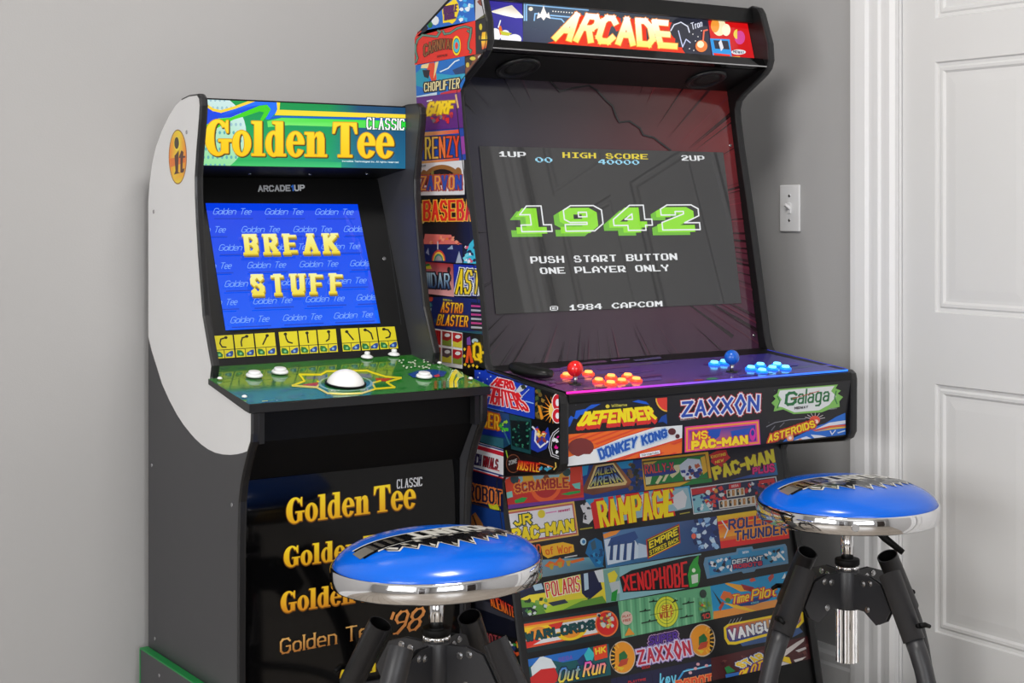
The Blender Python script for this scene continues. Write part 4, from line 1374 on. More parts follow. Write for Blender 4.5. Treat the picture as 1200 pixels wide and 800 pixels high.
FA.text([(x - .6, y + 4.4) for x, y in dq], 'DEFENDER', (220, 48, 44), .22, grow0=.9)
FA.text([(x - .3, y + 2.4) for x, y in dq], 'DEFENDER', (220, 48, 44), .22, grow0=.9)
FA.text(dq, 'DEFENDER', (250, 228, 26), .22, grow0=.5)
# donkey kong : lettering on the white band and orange stripes
kq = [(663.3, 509), (799.6, 498), (799, 531.8), (661.5, 547.3)]
FA.bgt(kq, (240, 112, 36))
for k in range(12):
    x = 650 + k * 15
    FA.poly([(x, 552), (x + 50, 530), (x + 54, 530), (x + 5, 553)], (226, 70, 40))
    FA.poly([(x, 520), (x + 60, 498), (x + 64, 498), (x + 5, 521)], (226, 76, 40))
FA.poly([(661, 537), (697, 526), (727, 513.5), (768, 500.5), (800, 497.6), (800, 513), (711, 540.6), (661, 548)], (232, 236, 240))
FA.line([(711, 541), (800, 513.3)], 1.2, (226, 60, 50))
FA.line([(697, 525.5), (727, 513), (768, 500)], 1.0, (226, 60, 50))
FA.ell(681, 524, 15, 11, (122, 48, 48), 16)
FA.poly([(663, 541), (684, 532), (700, 532), (704, 538), (690, 543), (664, 547)], (232, 236, 240))
FA.text([(700, 526.5), (747, 511), (745, 523.5), (704, 538.5)], 'DONKEY', (30, 90, 186), .28, out=[(1.6, (186, 210, 236))], grow0=.35)
FA.text([(751, 510.5), (781, 502), (782, 511.5), (753, 522)], 'KONG', (30, 90, 186), .28, out=[(1.6, (186, 210, 236))], grow0=.35)
FA.ell(787.5, 505.5, 4.6, 4, (96, 44, 44))
FA.ell(794, 511, 2.6, 2.6, (90, 40, 44))
FA.poly([(749, 530.8), (774, 526.4), (774.5, 531.6), (749.5, 536.6)], (222, 50, 40))
FA.poly([(749.8, 531.5), (773.2, 527.2), (773.7, 531.2), (750.2, 535.8)], (236, 240, 244))
FA.text([(752, 532), (771.5, 528.6), (771.7, 531), (752.2, 534.6)], 'Nintendo', (30, 30, 40), .16)
# zaxxon
FA.tile(None, FA.base)
zq = [(799, 470.5), (890.5, 462.2), (889.5, 481.5), (798.5, 489)]
FA.text(zq, 'ZAXX@N', (40, 76, 178), .17, out=[(2.2, (190, 40, 60)), (1.4, (232, 232, 240))])
FA.text([(797, 490.6), (815, 489), (815, 491), (797, 492.8)], 'SEGA', (150, 150, 156), .2)
# galaga banner
LG, DG = (130, 190, 92), (34, 112, 60)
FA.poly([(904, 472), (909, 467), (906, 464), (911, 460.5), (912, 456), (982, 450.3), (979, 455), (985.5, 457.5), (981.5, 461), (988, 465), (983.5, 470), (984, 476.5), (974, 478.5), (963, 483), (930, 485), (918, 479.5), (906.5, 482), (908, 476)], LG)
FA.poly([(914, 457.5), (978, 452), (974, 458), (980, 464), (975, 470), (972, 474), (960, 480.5), (931, 483), (917, 477), (911, 476), (916, 468), (912, 463)], (226, 228, 226))
FA.line([(911, 464), (914, 470), (911, 478)], 1.2, DG)
FA.line([(980, 458), (978, 466), (981, 473)], 1.2, DG)
FA.text([(920, 459.5), (934, 458), (934, 474), (920, 476)], 'G', DG, .2, slant=.12)
FA.text([(935, 456), (972.5, 453), (972, 470), (935, 473.5)], 'alaga', DG, .2, slant=.08)
FA.line([(929, 467), (960, 458)], .8, (196, 70, 60))
FA.text([(931, 476.6), (947, 475), (947, 478), (931, 479.8)], 'MIDWAY', (40, 40, 44), .24)
FA.text([(971, 478.4), (981, 477.4), (981, 479), (971, 480)], 'MIDWAY', (170, 170, 176), .2)
# ms pac man
mq = [(802.5, 500), (889.5, 491.6), (891.3, 520.5), (802.5, 530)]
FA.bgt(mq, (232, 60, 150))
FA.poly([(804, 501.4), (888.4, 493.4), (890, 519.3), (804, 528.6)], (244, 160, 60))
FA.poly([(806, 503.2), (886.6, 495.6), (888, 517.5), (806, 526.6)], (226, 60, 150))
FA.poly([(807.6, 504.6), (885.2, 497.6), (886.4, 516.4), (807.6, 525)], [(120, 60, 150), (38, 60, 160), (60, 60, 150), (226, 110, 110)])
FA.poly([(829, 504), (845, 502.4), (843, 511), (836, 517), (829, 510)], (36, 80, 180))
FA.poly([(856, 505), (884, 500), (884, 507), (858, 513)], (36, 80, 180))
FA.text([(811.5, 506), (832, 504), (832, 513.5), (811.5, 515.6)], 'MS.', (250, 220, 40), .28, out=[(.9, (226, 60, 60))])
FA.text([(810.5, 517), (876, 510), (876.5, 519.6), (810.5, 527)], 'PAC-MAN', (250, 222, 40), .32, out=[(.9, (226, 70, 60))], grow0=.35)
FA.ell(882, 509, 3.6, 7.5, (214, 50, 160))
FA.ell(882, 507, 2, 3.4, (40, 60, 150))
# asteroids
FA.tile([(898, 486), (990.6, 479), (991, 510.2), (898, 520.2)], FA.base)
FA.poly([(912, 522), (921, 514), (930, 513), (944, 506), (954, 500), (967, 496), (980, 488), (992, 483), (992, 512)], (30, 108, 204))
for pts in ([(955, 503), (972, 495), (992, 492), (992, 496), (972, 499)], [(930, 516), (945, 511), (952, 514), (936, 518)], [(950, 509), (962, 510), (975, 513), (955, 514)]):
    FA.poly(pts, (222, 226, 236))
FA.poly([(952, 504), (972, 498.6), (992, 497), (992, 499), (972, 501), (955, 505)], (226, 90, 50))
FA.poly([(954, 506), (974, 501), (992, 499.4), (992, 501), (975, 503)], (230, 190, 60))
for k in range(7):
    a = math.radians(200 + k * 24)
    FA.line([(955, 491.5), (955 + 12 * math.cos(a), 491.5 + 8 * math.sin(a))], .8, (200, 190, 190))
FA.ell(955, 492, 6, 5, (228, 84, 60))
FA.ell(956.5, 494, 2.6, 2.6, (246, 214, 190))
FA.line([(898, 500), (908, 495), (926, 491.6), (944, 490.4)], 1.0, (130, 130, 136))
FA.line([(904, 504), (908, 499)], 1, (120, 120, 126))
FA.line([(914, 500), (919, 495)], 1, (110, 110, 116))
FA.text([(901, 509.6), (953.5, 492), (956, 500), (899.5, 519)], 'ASTEROIDS', (246, 216, 30), .24, out=[(1.4, (200, 60, 40))])
for x, y, r in ((926, 513, 4.4), (938, 516, 2.6)):
    FA.ell(x, y, r, r, (236, 150, 110), 8)
FA.ell(926, 513, 2, 2, (250, 230, 220), 8)
FA.line([(973, 505), (975, 509), (979, 504)], 1.2, (226, 230, 240))
FA.line([(982, 507), (990, 504.5)], 1.4, (210, 220, 236))


def trimmed(art, b, m, x0, x1, z0, z1):
    s = b.slot(m)
    p, n = art.p, art.n
    for pts, cols in art.polys:
        q, c = clip_poly([(v.x, v.z) for v in pts], [tuple(k) for k in cols], [(x0, z0), (x1, z0), (x1, z1), (x0, z1)])
        if len(q) >= 3:
            off = (pts[0] - p).dot(n)
            b.face([(x, p.y + (off / n.y) - (z - p.z) * n.z / n.y, z) for x, z in q], s, c)


b = MB(M['black'])
trimmed(FA, b, M['print'], IX0 + .0008, IX1 - .0008, .7345, .8525)
fy = lambda z: FP[1] + (z - FP[2]) * -.109
b.prism([(fy(.731), .731), (fy(.854), .854), (fy(.854) + .014, .854), (fy(.731) + .014, .731)], IX0 + .0008, IX1 - .0008, 0)
b.build('front_panel', W2)
b = MB(M['black'])
b.prism([(2.3775, .8535), (2.3765, .8560), (2.3790, .8565), (2.3855, .8706), (2.395, .8706), (2.395, .8535)], IX0 + .0008, IX1 - .0008)
b.box(IX0 + .0008, IX1 - .0008, 2.3762, 2.386, .8555, .8702)
b.build('front_rail', W2)
b = MB(M['black'])
b.prism([(2.394, .7305), (2.394, .738), (2.600, .706), (2.600, .6985)], IX0 + .0008, IX1 - .0008)
b.build('panel_underside', W2)

# ---- kick panel print
KN = (0, -1, .215)
KP = (0, 2.597, .685)
KA = Art(KP, KN, lift=.0002)
KA.bgt([(560, 530), (990, 500), (990, 830), (560, 830)], (22, 22, 25))
KA.base = KA.z + .0001
DK_ = (22, 22, 25)
# row 1
KA.bgt([(590, 556.5), (682, 545), (684.5, 585.5), (590, 597)], (220, 62, 44))
KA.poly([(590, 560), (680, 546), (682, 562), (592, 576)], (150, 200, 216))
KA.poly([(592, 562), (602, 556), (610, 562), (606, 574), (592, 578)], (226, 70, 44))
KA.poly([(668, 548), (680, 545), (682, 564), (668, 566)], (222, 66, 44))
KA.poly([(612, 556), (622, 553), (628, 566), (614, 570)], (236, 190, 60))
KA.poly([(636, 560), (640, 553), (648, 566), (636, 568)], (130, 70, 40))
KA.poly([(656, 555), (662, 552), (664, 566), (652, 570)], (226, 170, 60))
for r, c in ((20, (236, 90, 40)), (16, (176, 34, 40)), (12, (200, 60, 60)), (8, (150, 30, 40))):
    KA.ell(640, 568, r, r * 1.15, c, 20, 0, 180, tilt=-.12)
KA.poly([(590, 582), (684, 568), (684, 580), (590, 594)], (200, 44, 40))
KA.ell(640, 570, 18, 18, (236, 96, 44), 20, 10, 170, -.12)
KA.ell(640, 570, 13.5, 13, (186, 40, 44), 20, 10, 170, -.12)
KA.poly([(603, 586), (612, 582.5), (618, 583), (614, 588), (604, 589.5)], (40, 160, 70))
KA.poly([(657, 579), (668, 576), (680, 574.5), (680, 577), (666, 580)], (40, 160, 70))
KA.poly([(593, 577), (600, 575), (601, 582), (594, 584)], (140, 214, 206))
KA.poly([(670, 567), (680, 565), (680, 573), (674, 572)], (120, 206, 196))
KA.ell(603, 561, 5, 6, (40, 70, 80), 10)
KA.ell(664, 553, 5, 5, (50, 80, 80), 10)
KA.text([(603, 567.5), (666, 559), (666.5, 571.5), (604, 577.5)], 'SCRAMBLE', (170, 34, 40), .2, out=[(1.2, (236, 150, 60))], arch=.12)
KA.poly([(590, 592), (684.5, 582.5), (684.5, 586), (590, 597.5)], (110, 50, 150))
KA.bgt([(682, 545), (752, 536.5), (755, 575), (684.5, 585.5)], (26, 62, 142))
KA.poly([(682, 546), (690, 544), (688, 556), (682, 558)], (30, 150, 206))
KA.poly([(722, 542), (742, 539), (740, 548), (730, 549), (724, 548)], (36, 150, 210))
KA.blobs([(735, 545), (752, 543), (754, 574), (737, 572)], [(30, 40, 40), (60, 60, 50), (20, 50, 100), (20, 60, 140), (120, 90, 60)], 34, 3.0, 3)
KA.blobs([(686, 545), (738, 540), (738, 572), (686, 577)], [(150, 80, 40), (190, 120, 60), (120, 60, 40)], 0, 3.0, 3)
KA.poly([(696, 543.5), (721, 540.5), (740, 564), (737, 571), (695, 580), (683, 577), (684, 570)], [(120, 80, 50), (130, 90, 60), (170, 100, 60), (90, 50, 60), (110, 60, 40), (120, 60, 40), (130, 80, 50)])
KA.poly([(698, 545.6), (719, 542.2), (735, 564.5), (733, 568), (688, 573)], (232, 206, 140))
KA.poly([(700, 547), (718, 544), (731.5, 564.3), (691, 570.5)], (24, 36, 90))
KA.text([(700, 548.5), (718, 545.5), (722, 553), (697, 557.5)], 'ALIEN', ((50, 90, 190), (222, 214, 70)), .2, out=[(.7, (16, 20, 40))])
KA.text([(696, 558.8), (723, 554.5), (730, 564), (691, 569.8)], 'ARENA', ((60, 120, 214), (226, 214, 70)), .2, out=[(.7, (16, 20, 40))])
KA.bgt([(751.5, 538), (829.8, 528.8), (834.5, 564.5), (755.5, 574.5)], (226, 172, 42))
KA.poly([(752.5, 540.2), (826.5, 531.8), (831, 560.6), (757, 570)], (90, 60, 30))
KA.poly([(754, 541.4), (825.4, 533.4), (829.8, 559.8), (758, 568.4)], (26, 128, 60))
KA.poly([(754, 542), (770, 540), (762, 546), (755, 548)], (214, 170, 70))
for pts in ([(756, 556), (764, 558), (762, 567), (757, 568)], [(768, 566), (773, 557), (777, 558), (771, 567)], [(776, 564), (780, 556), (784, 555), (779, 564)], [(785, 557), (790, 545), (798, 544), (796, 553), (788, 560)]):
    KA.poly(pts, (220, 216, 170))
KA.poly([(796, 545), (806, 537), (820, 538), (824, 552), (818, 560), (804, 562), (798, 556)], (206, 216, 232))
KA.blobs([(799, 548), (822, 545), (820, 560), (802, 562)], [(34, 60, 150), (30, 50, 120), (190, 90, 60), (226, 230, 240), (120, 60, 50)], 26, 2.6, 7)
KA.poly([(821, 536), (826, 534), (829, 552), (824, 556)], (230, 180, 50))
KA.poly([(755, 554), (790, 549), (793, 553), (787, 555), (757, 559)], (34, 50, 140))
KA.text([(755, 545), (789, 541.5), (790, 551), (756, 555.5)], 'RALLY-X', (224, 84, 50), .26, out=[(.7, (50, 40, 110))])
KA.poly([(795, 570), (812, 562), (834, 560), (834.5, 564.5)], (26, 128, 60))
KA.bgt([(830.5, 528.8), (906, 520), (911.5, 556), (835, 565)], (24, 22, 40))
KA.poly([(850, 564), (880, 556), (911, 540), (912, 556)], [(26, 60, 140), (30, 70, 160), (40, 150, 170), (30, 100, 170)])
KA.poly([(831, 533), (836, 530), (843, 527), (851, 527), (853, 533), (856, 536), (850, 541), (846, 547), (838, 545), (833, 541), (834, 537)], (206, 34, 44))
KA.text([(833, 534), (850.5, 530), (850.5, 533.4), (833, 537)], 'EXCITING', (236, 214, 60), .2)
KA.text([(838, 540), (848, 537), (848, 540.6), (838, 543)], 'NEW', (236, 214, 60), .2)
KA.text([(834, 548), (906, 526), (908, 541), (838, 562)], 'PAC-MAN', (226, 212, 40), .3, out=[(1.2, (110, 60, 60))], grow0=.5)
KA.text([(882, 548), (907, 542.5), (908, 552.5), (882, 555.5)], 'PLUS', (230, 30, 130), .3, out=[(.8, (130, 20, 90))])
# row 2
KA.bgt([(590, 599), (672.8, 587), (678.2, 627), (590, 641)], (226, 180, 90))
KA.poly([(590, 601), (671.4, 589.4), (676.6, 625.4), (590, 639)], (190, 90, 90))
KA.poly([(590, 603), (670.2, 591.4), (675, 623.8), (590, 636)], (230, 228, 238))
KA.text([(602, 604), (622, 601), (623, 613.5), (603, 616)], 'JR', (246, 220, 30), .28, out=[(1.3, (40, 70, 60))])
KA.text([(600, 620), (672, 608), (673, 621), (601, 636)], 'PAC-MAN', (246, 220, 30), .3, out=[(1.3, (60, 60, 40))], grow0=.5)
KA.ell(634.5, 602, 4.4, 5, (226, 206, 50), 14)
KA.line([(640, 601), (652, 599)], 1.4, (220, 140, 190))
KA.text([(654, 597), (668, 594.6), (668, 598), (654, 600.4)], 'newest', (200, 40, 120), .2)
KA.bgt([(672.8, 587), (808, 568.8), (811.5, 601), (679, 622.5)], DK_)
KA.poly([(686, 584), (808, 568), (811, 592), (690, 600)], (60, 160, 206))
KA.poly([(720, 592), (760, 576), (806, 571), (811, 595), (730, 610)], (150, 186, 200))
KA.poly([(732, 592), (736, 578), (741, 574), (748, 580), (752, 592), (748, 597), (738, 598)], (30, 140, 116))
for pts in ([(722, 584), (730, 580), (736, 586), (734, 597), (726, 598), (722, 592)], [(751, 580), (757, 577), (763, 582), (762, 590), (755, 592), (750, 586)], [(790, 580), (800, 574), (805, 582), (803, 594), (794, 597), (788, 590)],
            [(680, 592), (688, 588), (693, 594), (695, 608), (690, 614), (683, 612), (684, 602)]):
    KA.poly(pts, (216, 216, 222))
KA.blobs([(682, 590), (694, 590), (694, 612), (684, 612)], [(40, 40, 46), (150, 150, 160)], 6, 1.8, 5)
KA.text([(697, 586), (789, 570), (790, 603), (702, 619)], 'RAMPAGE', (226, 40, 34), .2, grow0=1.2, slant=.0)
KA.poly([(692, 590), (698, 586), (706, 620), (697, 620)], (214, 36, 34))
KA.text([(699, 588), (788, 573), (789, 604), (704, 618)], 'RAMPAGE', (250, 222, 26), .22, grow0=.5)
KA.poly([(778, 580), (784, 572), (783, 602), (776, 600)], (250, 222, 26))
KA.poly([(784, 572), (790, 581), (786, 584)], (214, 36, 34))
KA.line([(680, 620), (694, 618)], 1.2, (190, 180, 60))
KA.line([(797, 602), (808, 600)], 1.2, (170, 160, 60))
KA.bgt([(809, 571.5), (909.5, 558), (914, 588), (812.8, 602.5)], (214, 218, 226))
KA.poly([(810, 572.6), (908.6, 559.2), (913, 587), (813.6, 601.2)], (30, 40, 80))
KA.poly([(810, 573), (840, 569), (836, 576), (811, 580)], (196, 40, 50))
KA.poly([(811, 582), (824, 578), (836, 590), (834, 598), (814, 601)], (130, 190, 206))
KA.blobs([(812, 582), (832, 580), (834, 597), (815, 599)], [(30, 70, 120), (220, 230, 236), (60, 120, 160)], 16, 1.9, 9)
KA.blobs([(824, 575), (852, 570), (848, 592), (826, 594)], [(200, 40, 50), (36, 60, 150), (220, 160, 60), (216, 60, 60), (220, 222, 226)], 26, 2.5, 10)
KA.blobs([(868, 568), (908, 562), (910, 576), (872, 580)], [(200, 40, 50), (40, 60, 120), (220, 226, 230), (190, 40, 50)], 26, 2.4, 11)
KA.poly([(889, 563), (907, 560), (908, 564), (890, 567)], (206, 40, 50))
KA.poly([(854, 567.5), (868, 565.4), (868, 571), (854, 573)], (206, 36, 46))
KA.text([(857, 568.4), (865.5, 567), (865.5, 569.8), (857, 571.2)], 'SEGA', (236, 200, 200), .2)
for q, n in (([(851, 574), (872, 571), (873, 580), (852, 583)], 4), ([(842, 586.5), (885, 580.5), (886, 590.5), (843, 596)], 8)):
    KA.poly(q, (222, 220, 214))
    for k in range(n):
        u = (k + .5) / n
        x, y = Art.bil(q, u, .5)
        KA.poly([(x - 1.7, y - 3.6), (x + 1.2, y - 4), (x + 1.6, y + 3.2), (x - 1.4, y + 3.6)], ((60, 50, 40), (190, 130, 70))[k % 2])
        KA.ell(x + .8, y - 1.4, 1.1, 1.6, (206, 160, 110), 7)
# row 3
KA.bgt([(590, 641), (706.5, 623.5), (710.3, 665.5), (590, 684)], (24, 24, 30))
KA.poly([(632, 656), (700, 652), (708, 664), (600, 682)], [(120, 160, 180), (110, 170, 190), (60, 120, 150), (130, 150, 160)])
KA.poly([(634, 640), (650, 636.5), (660, 635), (672, 638), (673, 646), (667, 648), (650, 651), (642, 654), (636, 650)], (240, 182, 40))
KA.text([(600, 642), (634, 637), (634, 650), (600, 656)], 'WIZARD', (226, 96, 40), .16)
KA.text([(638, 641.5), (670, 637), (670, 647.5), (640, 650)], 'of Wor', (226, 100, 30), .17)
for pts in ([(638, 663), (644, 657), (650, 659), (648, 666)], [(648, 662), (656, 653), (662, 657), (660, 664)], [(668, 657), (684, 653), (685, 656), (670, 660)]):
    KA.poly(pts, (226, 110, 40))
for x, y in ((646, 664), (656, 662), (666, 660)):
    KA.poly([(x - 3, y - 3), (x + 3, y - 4), (x + 2, y + 3), (x - 1, y + 3)], (190, 160, 50))
KA.ell(683.5, 634.5, 3.6, 4.2, (200, 226, 240), 12)
KA.ell(684, 634.5, 2, 2.4, (40, 120, 180), 10)
KA.poly([(690, 634), (698, 630), (705, 634), (708, 648), (706, 664), (698, 664), (690, 652), (686, 648)], (20, 110, 170))
KA.poly([(692, 636), (697, 632), (699, 642), (694, 645)], (60, 90, 110))
KA.blobs([(690, 645), (706, 640), (706, 662), (698, 662)], [(40, 150, 206), (16, 70, 120)], 12, 2, 13)
KA.line([(662, 653), (676, 650.6)], 1.3, (216, 216, 216))
KA.bgt([(706.5, 623.8), (841, 604.6), (844.5, 642.5), (710.3, 665.5)], [(96, 140, 190), (40, 50, 110), (30, 50, 110), (60, 120, 170)])
KA.poly([(708, 632), (740, 626), (756, 652), (712, 662)], (206, 222, 240))
KA.poly([(706.5, 626), (720, 621), (728, 620), (722, 626), (708, 631)], (240, 150, 60))
KA.poly([(712, 640), (716, 630), (730, 626), (744, 622), (748, 630), (740, 636), (724, 638)], (50, 80, 140))
for x in (716, 724, 732, 741):
    KA.poly([(x, 634), (x + 3, 634), (x + 2, 656), (x - 2, 656)], (44, 74, 130))
KA.poly([(748, 636), (762, 640), (760, 652), (748, 654)], (190, 210, 234))
KA.blobs([(810, 610), (840, 606), (843, 640), (814, 644)], [(60, 110, 180), (150, 190, 230), (24, 40, 90), (200, 220, 240), (30, 60, 130)], 36, 3.2, 17)
KA.ell(813, 628, 2.8, 3.4, (226, 100, 80), 10)
eq = [(757, 632), (796, 613.5), (797.5, 636), (759, 655)]
KA.poly(eq, (190, 60, 50))
KA.poly([(758.4, 632.2), (795, 615), (796.3, 635.4), (760, 653.2)], (34, 30, 24))
KA.text([(760.5, 634.5), (794, 618.4), (795, 626), (761, 643)], 'EMPIRE', (240, 220, 40), .22)
KA.text([(761, 645), (795, 628.6), (795.6, 633.4), (761.4, 650.4)], 'STRIKES BACK', (240, 220, 40), .22)
KA.line([(759.4, 633), (795.4, 616)], 1, (240, 220, 40))
KA.line([(760.6, 652.4), (796, 635)], 1, (240, 220, 40))
KA.bgt([(840, 604.5), (921, 592.5), (925, 630.5), (845, 642.5)], [(240, 200, 40), (240, 200, 40), (220, 40, 40), (220, 36, 40)])
KA.poly([(840, 611), (922, 598), (922, 602), (841, 615)], (226, 40, 40))
KA.poly([(841, 616), (923, 604), (923, 618), (843, 630)], [(236, 90, 40), (226, 60, 40), (240, 170, 50), (240, 170, 50)])
KA.poly([(844, 634), (925, 622), (925, 631), (845, 643)], (222, 36, 40))
KA.text([(853, 608.5), (915, 600), (916, 612), (854, 621)], 'ROLLING', (32, 44, 120), .26, out=[(.7, (240, 150, 60))], slant=.1)
KA.text([(860, 622), (922, 613), (923, 625.5), (861, 633.5)], 'THUNDER', (32, 44, 120), .26, out=[(.7, (240, 170, 60))], slant=.1)
KA.line([(846, 610), (853, 620), (849, 630)], 1.4, (226, 230, 236))
# row 4
KA.bgt([(600, 691), (706.5, 666.5), (710.5, 706), (600, 725)], (232, 214, 60))
KA.poly([(600, 690), (636, 680), (644, 684), (640, 694), (620, 697), (604, 704)], (26, 34, 60))
KA.poly([(624, 685), (634, 682), (637, 690), (627, 692)], (170, 200, 222))
KA.poly([(680, 671), (700, 667), (706, 690), (690, 703), (682, 695)], (28, 34, 70))
KA.poly([(684, 672), (689, 671), (690, 690), (685, 692)], (180, 206, 226))
KA.poly([(696, 668), (706, 666), (709, 682), (702, 682)], (214, 220, 226))
KA.poly([(600, 700), (620, 704), (646, 712), (706, 698), (711, 706), (600, 726)], (96, 150, 60))
KA.poly([(636, 712), (660, 704), (690, 700), (660, 714), (640, 718)], (170, 206, 60))
KA.poly([(608, 712), (622, 711), (630, 716), (622, 722), (608, 724)], (30, 40, 50))
KA.blobs([(606, 705), (640, 700), (640, 716), (608, 722)], [(200, 210, 210), (60, 120, 70), (40, 60, 50), (120, 170, 80)], 18, 2.4, 19)
KA.poly([(642, 706), (662, 702), (666, 706), (648, 710)], (50, 60, 80))
KA.text([(638, 683), (679, 674), (680, 692.5), (641, 700)], 'POLARIS', (216, 30, 44), .26, out=[(.9, (240, 236, 200))])
KA.poly([(642, 678), (648, 676), (650, 679), (643, 681)], (60, 50, 30))
KA.bgt([(706.5, 666.5), (821.5, 648.5), (822, 688), (724, 704), (710.5, 706.5)], (140, 190, 200))
KA.poly([(706.5, 668), (726, 664), (726, 704), (710, 707)], (120, 170, 160))
KA.poly([(712, 672), (720, 668), (724, 674), (720, 684), (714, 682)], (230, 214, 60))
KA.poly([(714, 683), (726, 680), (727, 694), (718, 698)], (190, 200, 206))
KA.poly([(717, 694), (724, 690), (722, 704), (716, 704)], (40, 150, 60))
KA.poly([(726, 676), (740, 668), (807, 652), (821.5, 650), (822, 688), (730, 694)], (26, 26, 30))
KA.text([(729, 675.5), (805, 657), (806.5, 687.5), (731, 692)], 'XENOPHOBE', (222, 40, 44), .2, grow0=.15)
KA.poly([(808, 664), (813, 655), (819, 650), (818, 660), (821, 668), (820, 680), (816, 690), (808, 688), (806, 674)], (50, 160, 60))
KA.poly([(810, 674), (818, 672), (818, 682), (811, 684)], (214, 226, 214))
KA.ell(813, 668, 2.2, 2.6, (230, 240, 220), 9)
KA.tile([(822, 645), (930, 630), (934, 668), (822, 686)], KA.base)
KA.poly([(826, 653), (862.6, 646.6), (863.6, 642.4), (881.4, 640), (883, 643.4), (920, 637), (922, 640), (924, 660), (886, 666.6), (884, 669.4), (871, 671.6), (869, 669.4), (828.6, 678), (824.4, 661)], (96, 140, 176))
KA.poly([(829.6, 655.6), (864.6, 649.4), (865.6, 644.6), (880, 642.6), (881.4, 646), (918, 640), (920.6, 657.6), (884, 664), (832, 674.6)], (50, 140, 190))
KA.blobs([(831, 658), (857, 653), (857, 668), (834, 671)], [(226, 228, 232), (30, 34, 50), (40, 60, 120), (220, 226, 232)], 24, 2.3, 23)
KA.blobs([(894, 648), (917, 643), (919, 656), (898, 660)], [(230, 232, 236), (30, 34, 50), (220, 226, 232), (60, 150, 190)], 18, 2.3, 24)
KA.poly([(912, 646), (920, 655), (919, 657), (911, 648)], (230, 236, 240))
KA.text([(870, 646), (877.5, 644.8), (877.5, 647.4), (870, 648.6)], 'SEGA', (226, 236, 246), .22)
KA.text([(858, 656), (894, 650.5), (894, 656.5), (858, 661)], 'DEFIANT', (216, 226, 232), .2, out=[(.8, (24, 30, 70))])
KA.text([(859, 661.6), (893, 657), (893, 662), (860, 666.4)], 'ROBOTS', (200, 50, 70), .24, out=[(.8, (40, 30, 90))])
# row 5
KA.bgt([(600, 731), (725, 709), (728, 745), (600, 768)], (26, 44, 50))
KA.poly([(600, 733), (706, 717), (714, 730), (714, 740), (600, 763)], (226, 84, 50))
KA.poly([(600, 736), (704, 719.6), (712, 730), (708, 740), (600, 759)], (240, 170, 50))
KA.poly([(612, 738), (700, 722.6), (706, 732), (700, 741), (616, 757)], (226, 228, 232))
KA.poly([(613, 736), (650, 731), (646, 747), (615, 750)], (244, 206, 40))
KA.poly([(642, 732), (660, 728), (657, 736), (650, 737)], (222, 50, 44))
KA.ell(670, 738, 18, 12, (244, 206, 40), 18, 0, 180, -.15)
KA.ell(670, 738, 12, 9, (240, 150, 50), 18, 0, 180, -.15)
KA.ell(630, 748, 14, 14, (236, 150, 60), 18, 180, 360, -.15)
KA.poly([(614, 752), (624, 748), (634, 750), (620, 758), (614, 760)], (222, 50, 44))
KA.text([(614, 741.5), (697, 725.5), (697.5, 737), (616, 752)], 'WARLORDS', (22, 76, 80), .26, out=[(.5, (14, 30, 34))])
KA.ell(711, 730.5, 13.6, 15.4, (236, 120, 60))
KA.ell(711, 730.5, 12, 13.6, (214, 40, 40))
KA.blobs([(701, 720), (718, 718), (718, 734), (704, 736)], [(90, 100, 110), (50, 56, 60), (200, 206, 206), (150, 60, 60), (210, 190, 80)], 22, 2.3, 26)
KA.bgt([(724, 704.5), (832.3, 686.5), (836.3, 725.3), (728.5, 748)], (104, 176, 132))
for k in range(22):
    x = 722 + k * 5.3
    KA.poly([(x, 700), (x + 2.2, 700), (x + 5.4, 752), (x + 3.2, 752)], ((90, 156, 116), (130, 196, 150))[k % 2])
KA.poly([(724, 702), (800, 687), (806, 690), (724, 704.5)], (150, 200, 206))
for rx, c in ((14.6, (60, 120, 70)), (14, (214, 220, 60)), (11.4, (110, 160, 60)), (10.8, (220, 222, 60)), (8.4, (130, 170, 60)), (7.8, (222, 220, 70))):
    KA.ell(781, 716.5, rx, rx * 1.28, c, 26)
KA.line([(762, 720.5), (800, 713)], .6, (60, 80, 50))
KA.line([(780.5, 698), (782, 735)], .6, (60, 80, 50))
KA.text([(775.5, 709.5), (788, 707.5), (788, 714), (775.5, 716)], 'SEA', (190, 80, 40), .22)
KA.text([(772.5, 717.5), (789.5, 714.7), (789.5, 722), (773, 725)], 'WOLF', (190, 80, 40), .22)
for x0, y0, x1, y1 in ((750, 716.5, 762, 714.5), (761, 705, 770, 704), (800, 707.6, 813, 705), (752, 730, 770, 726), (797, 724, 812, 721), (788, 705.5, 794, 703)):
    KA.line([(x0, y0), (x1, y1)], 1.3, (40, 56, 44))
    KA.poly([((x0 + x1) / 2 - 2, (y0 + y1) / 2), ((x0 + x1) / 2 + .6, (y0 + y1) / 2 - 2.8), ((x0 + x1) / 2 + 2, (y0 + y1) / 2)], (40, 56, 44))
KA.ell(734.5, 724, 6.8, 8, (214, 190, 176), 18)
KA.text([(729.5, 721), (739, 719), (739, 722), (729.5, 724)], 'PLAY', (190, 80, 70), .2)
KA.text([(730, 726), (739, 724), (739, 727), (730, 729)], 'FREE', (190, 80, 70), .2)
KA.poly([(732, 745), (737, 735), (744, 743)], (226, 150, 50))
KA.ell(824, 695.5, 4, 5, (50, 66, 60), 14)
KA.blobs([(819, 704), (832, 702), (833, 714), (820, 716)], [(196, 200, 70), (210, 70, 60), (110, 160, 70)], 12, 1.8, 28)
KA.poly([(821, 718), (832, 715.6), (833, 725), (822, 727)], (40, 56, 50))
KA.text([(822.5, 719.5), (831.5, 717.6), (832.4, 723.6), (823.4, 725.5)], '10', (206, 70, 60), .22)
KA.bgt([(832.3, 686.5), (927, 668.5), (931.5, 706.5), (836.3, 725.3)], (30, 150, 206))
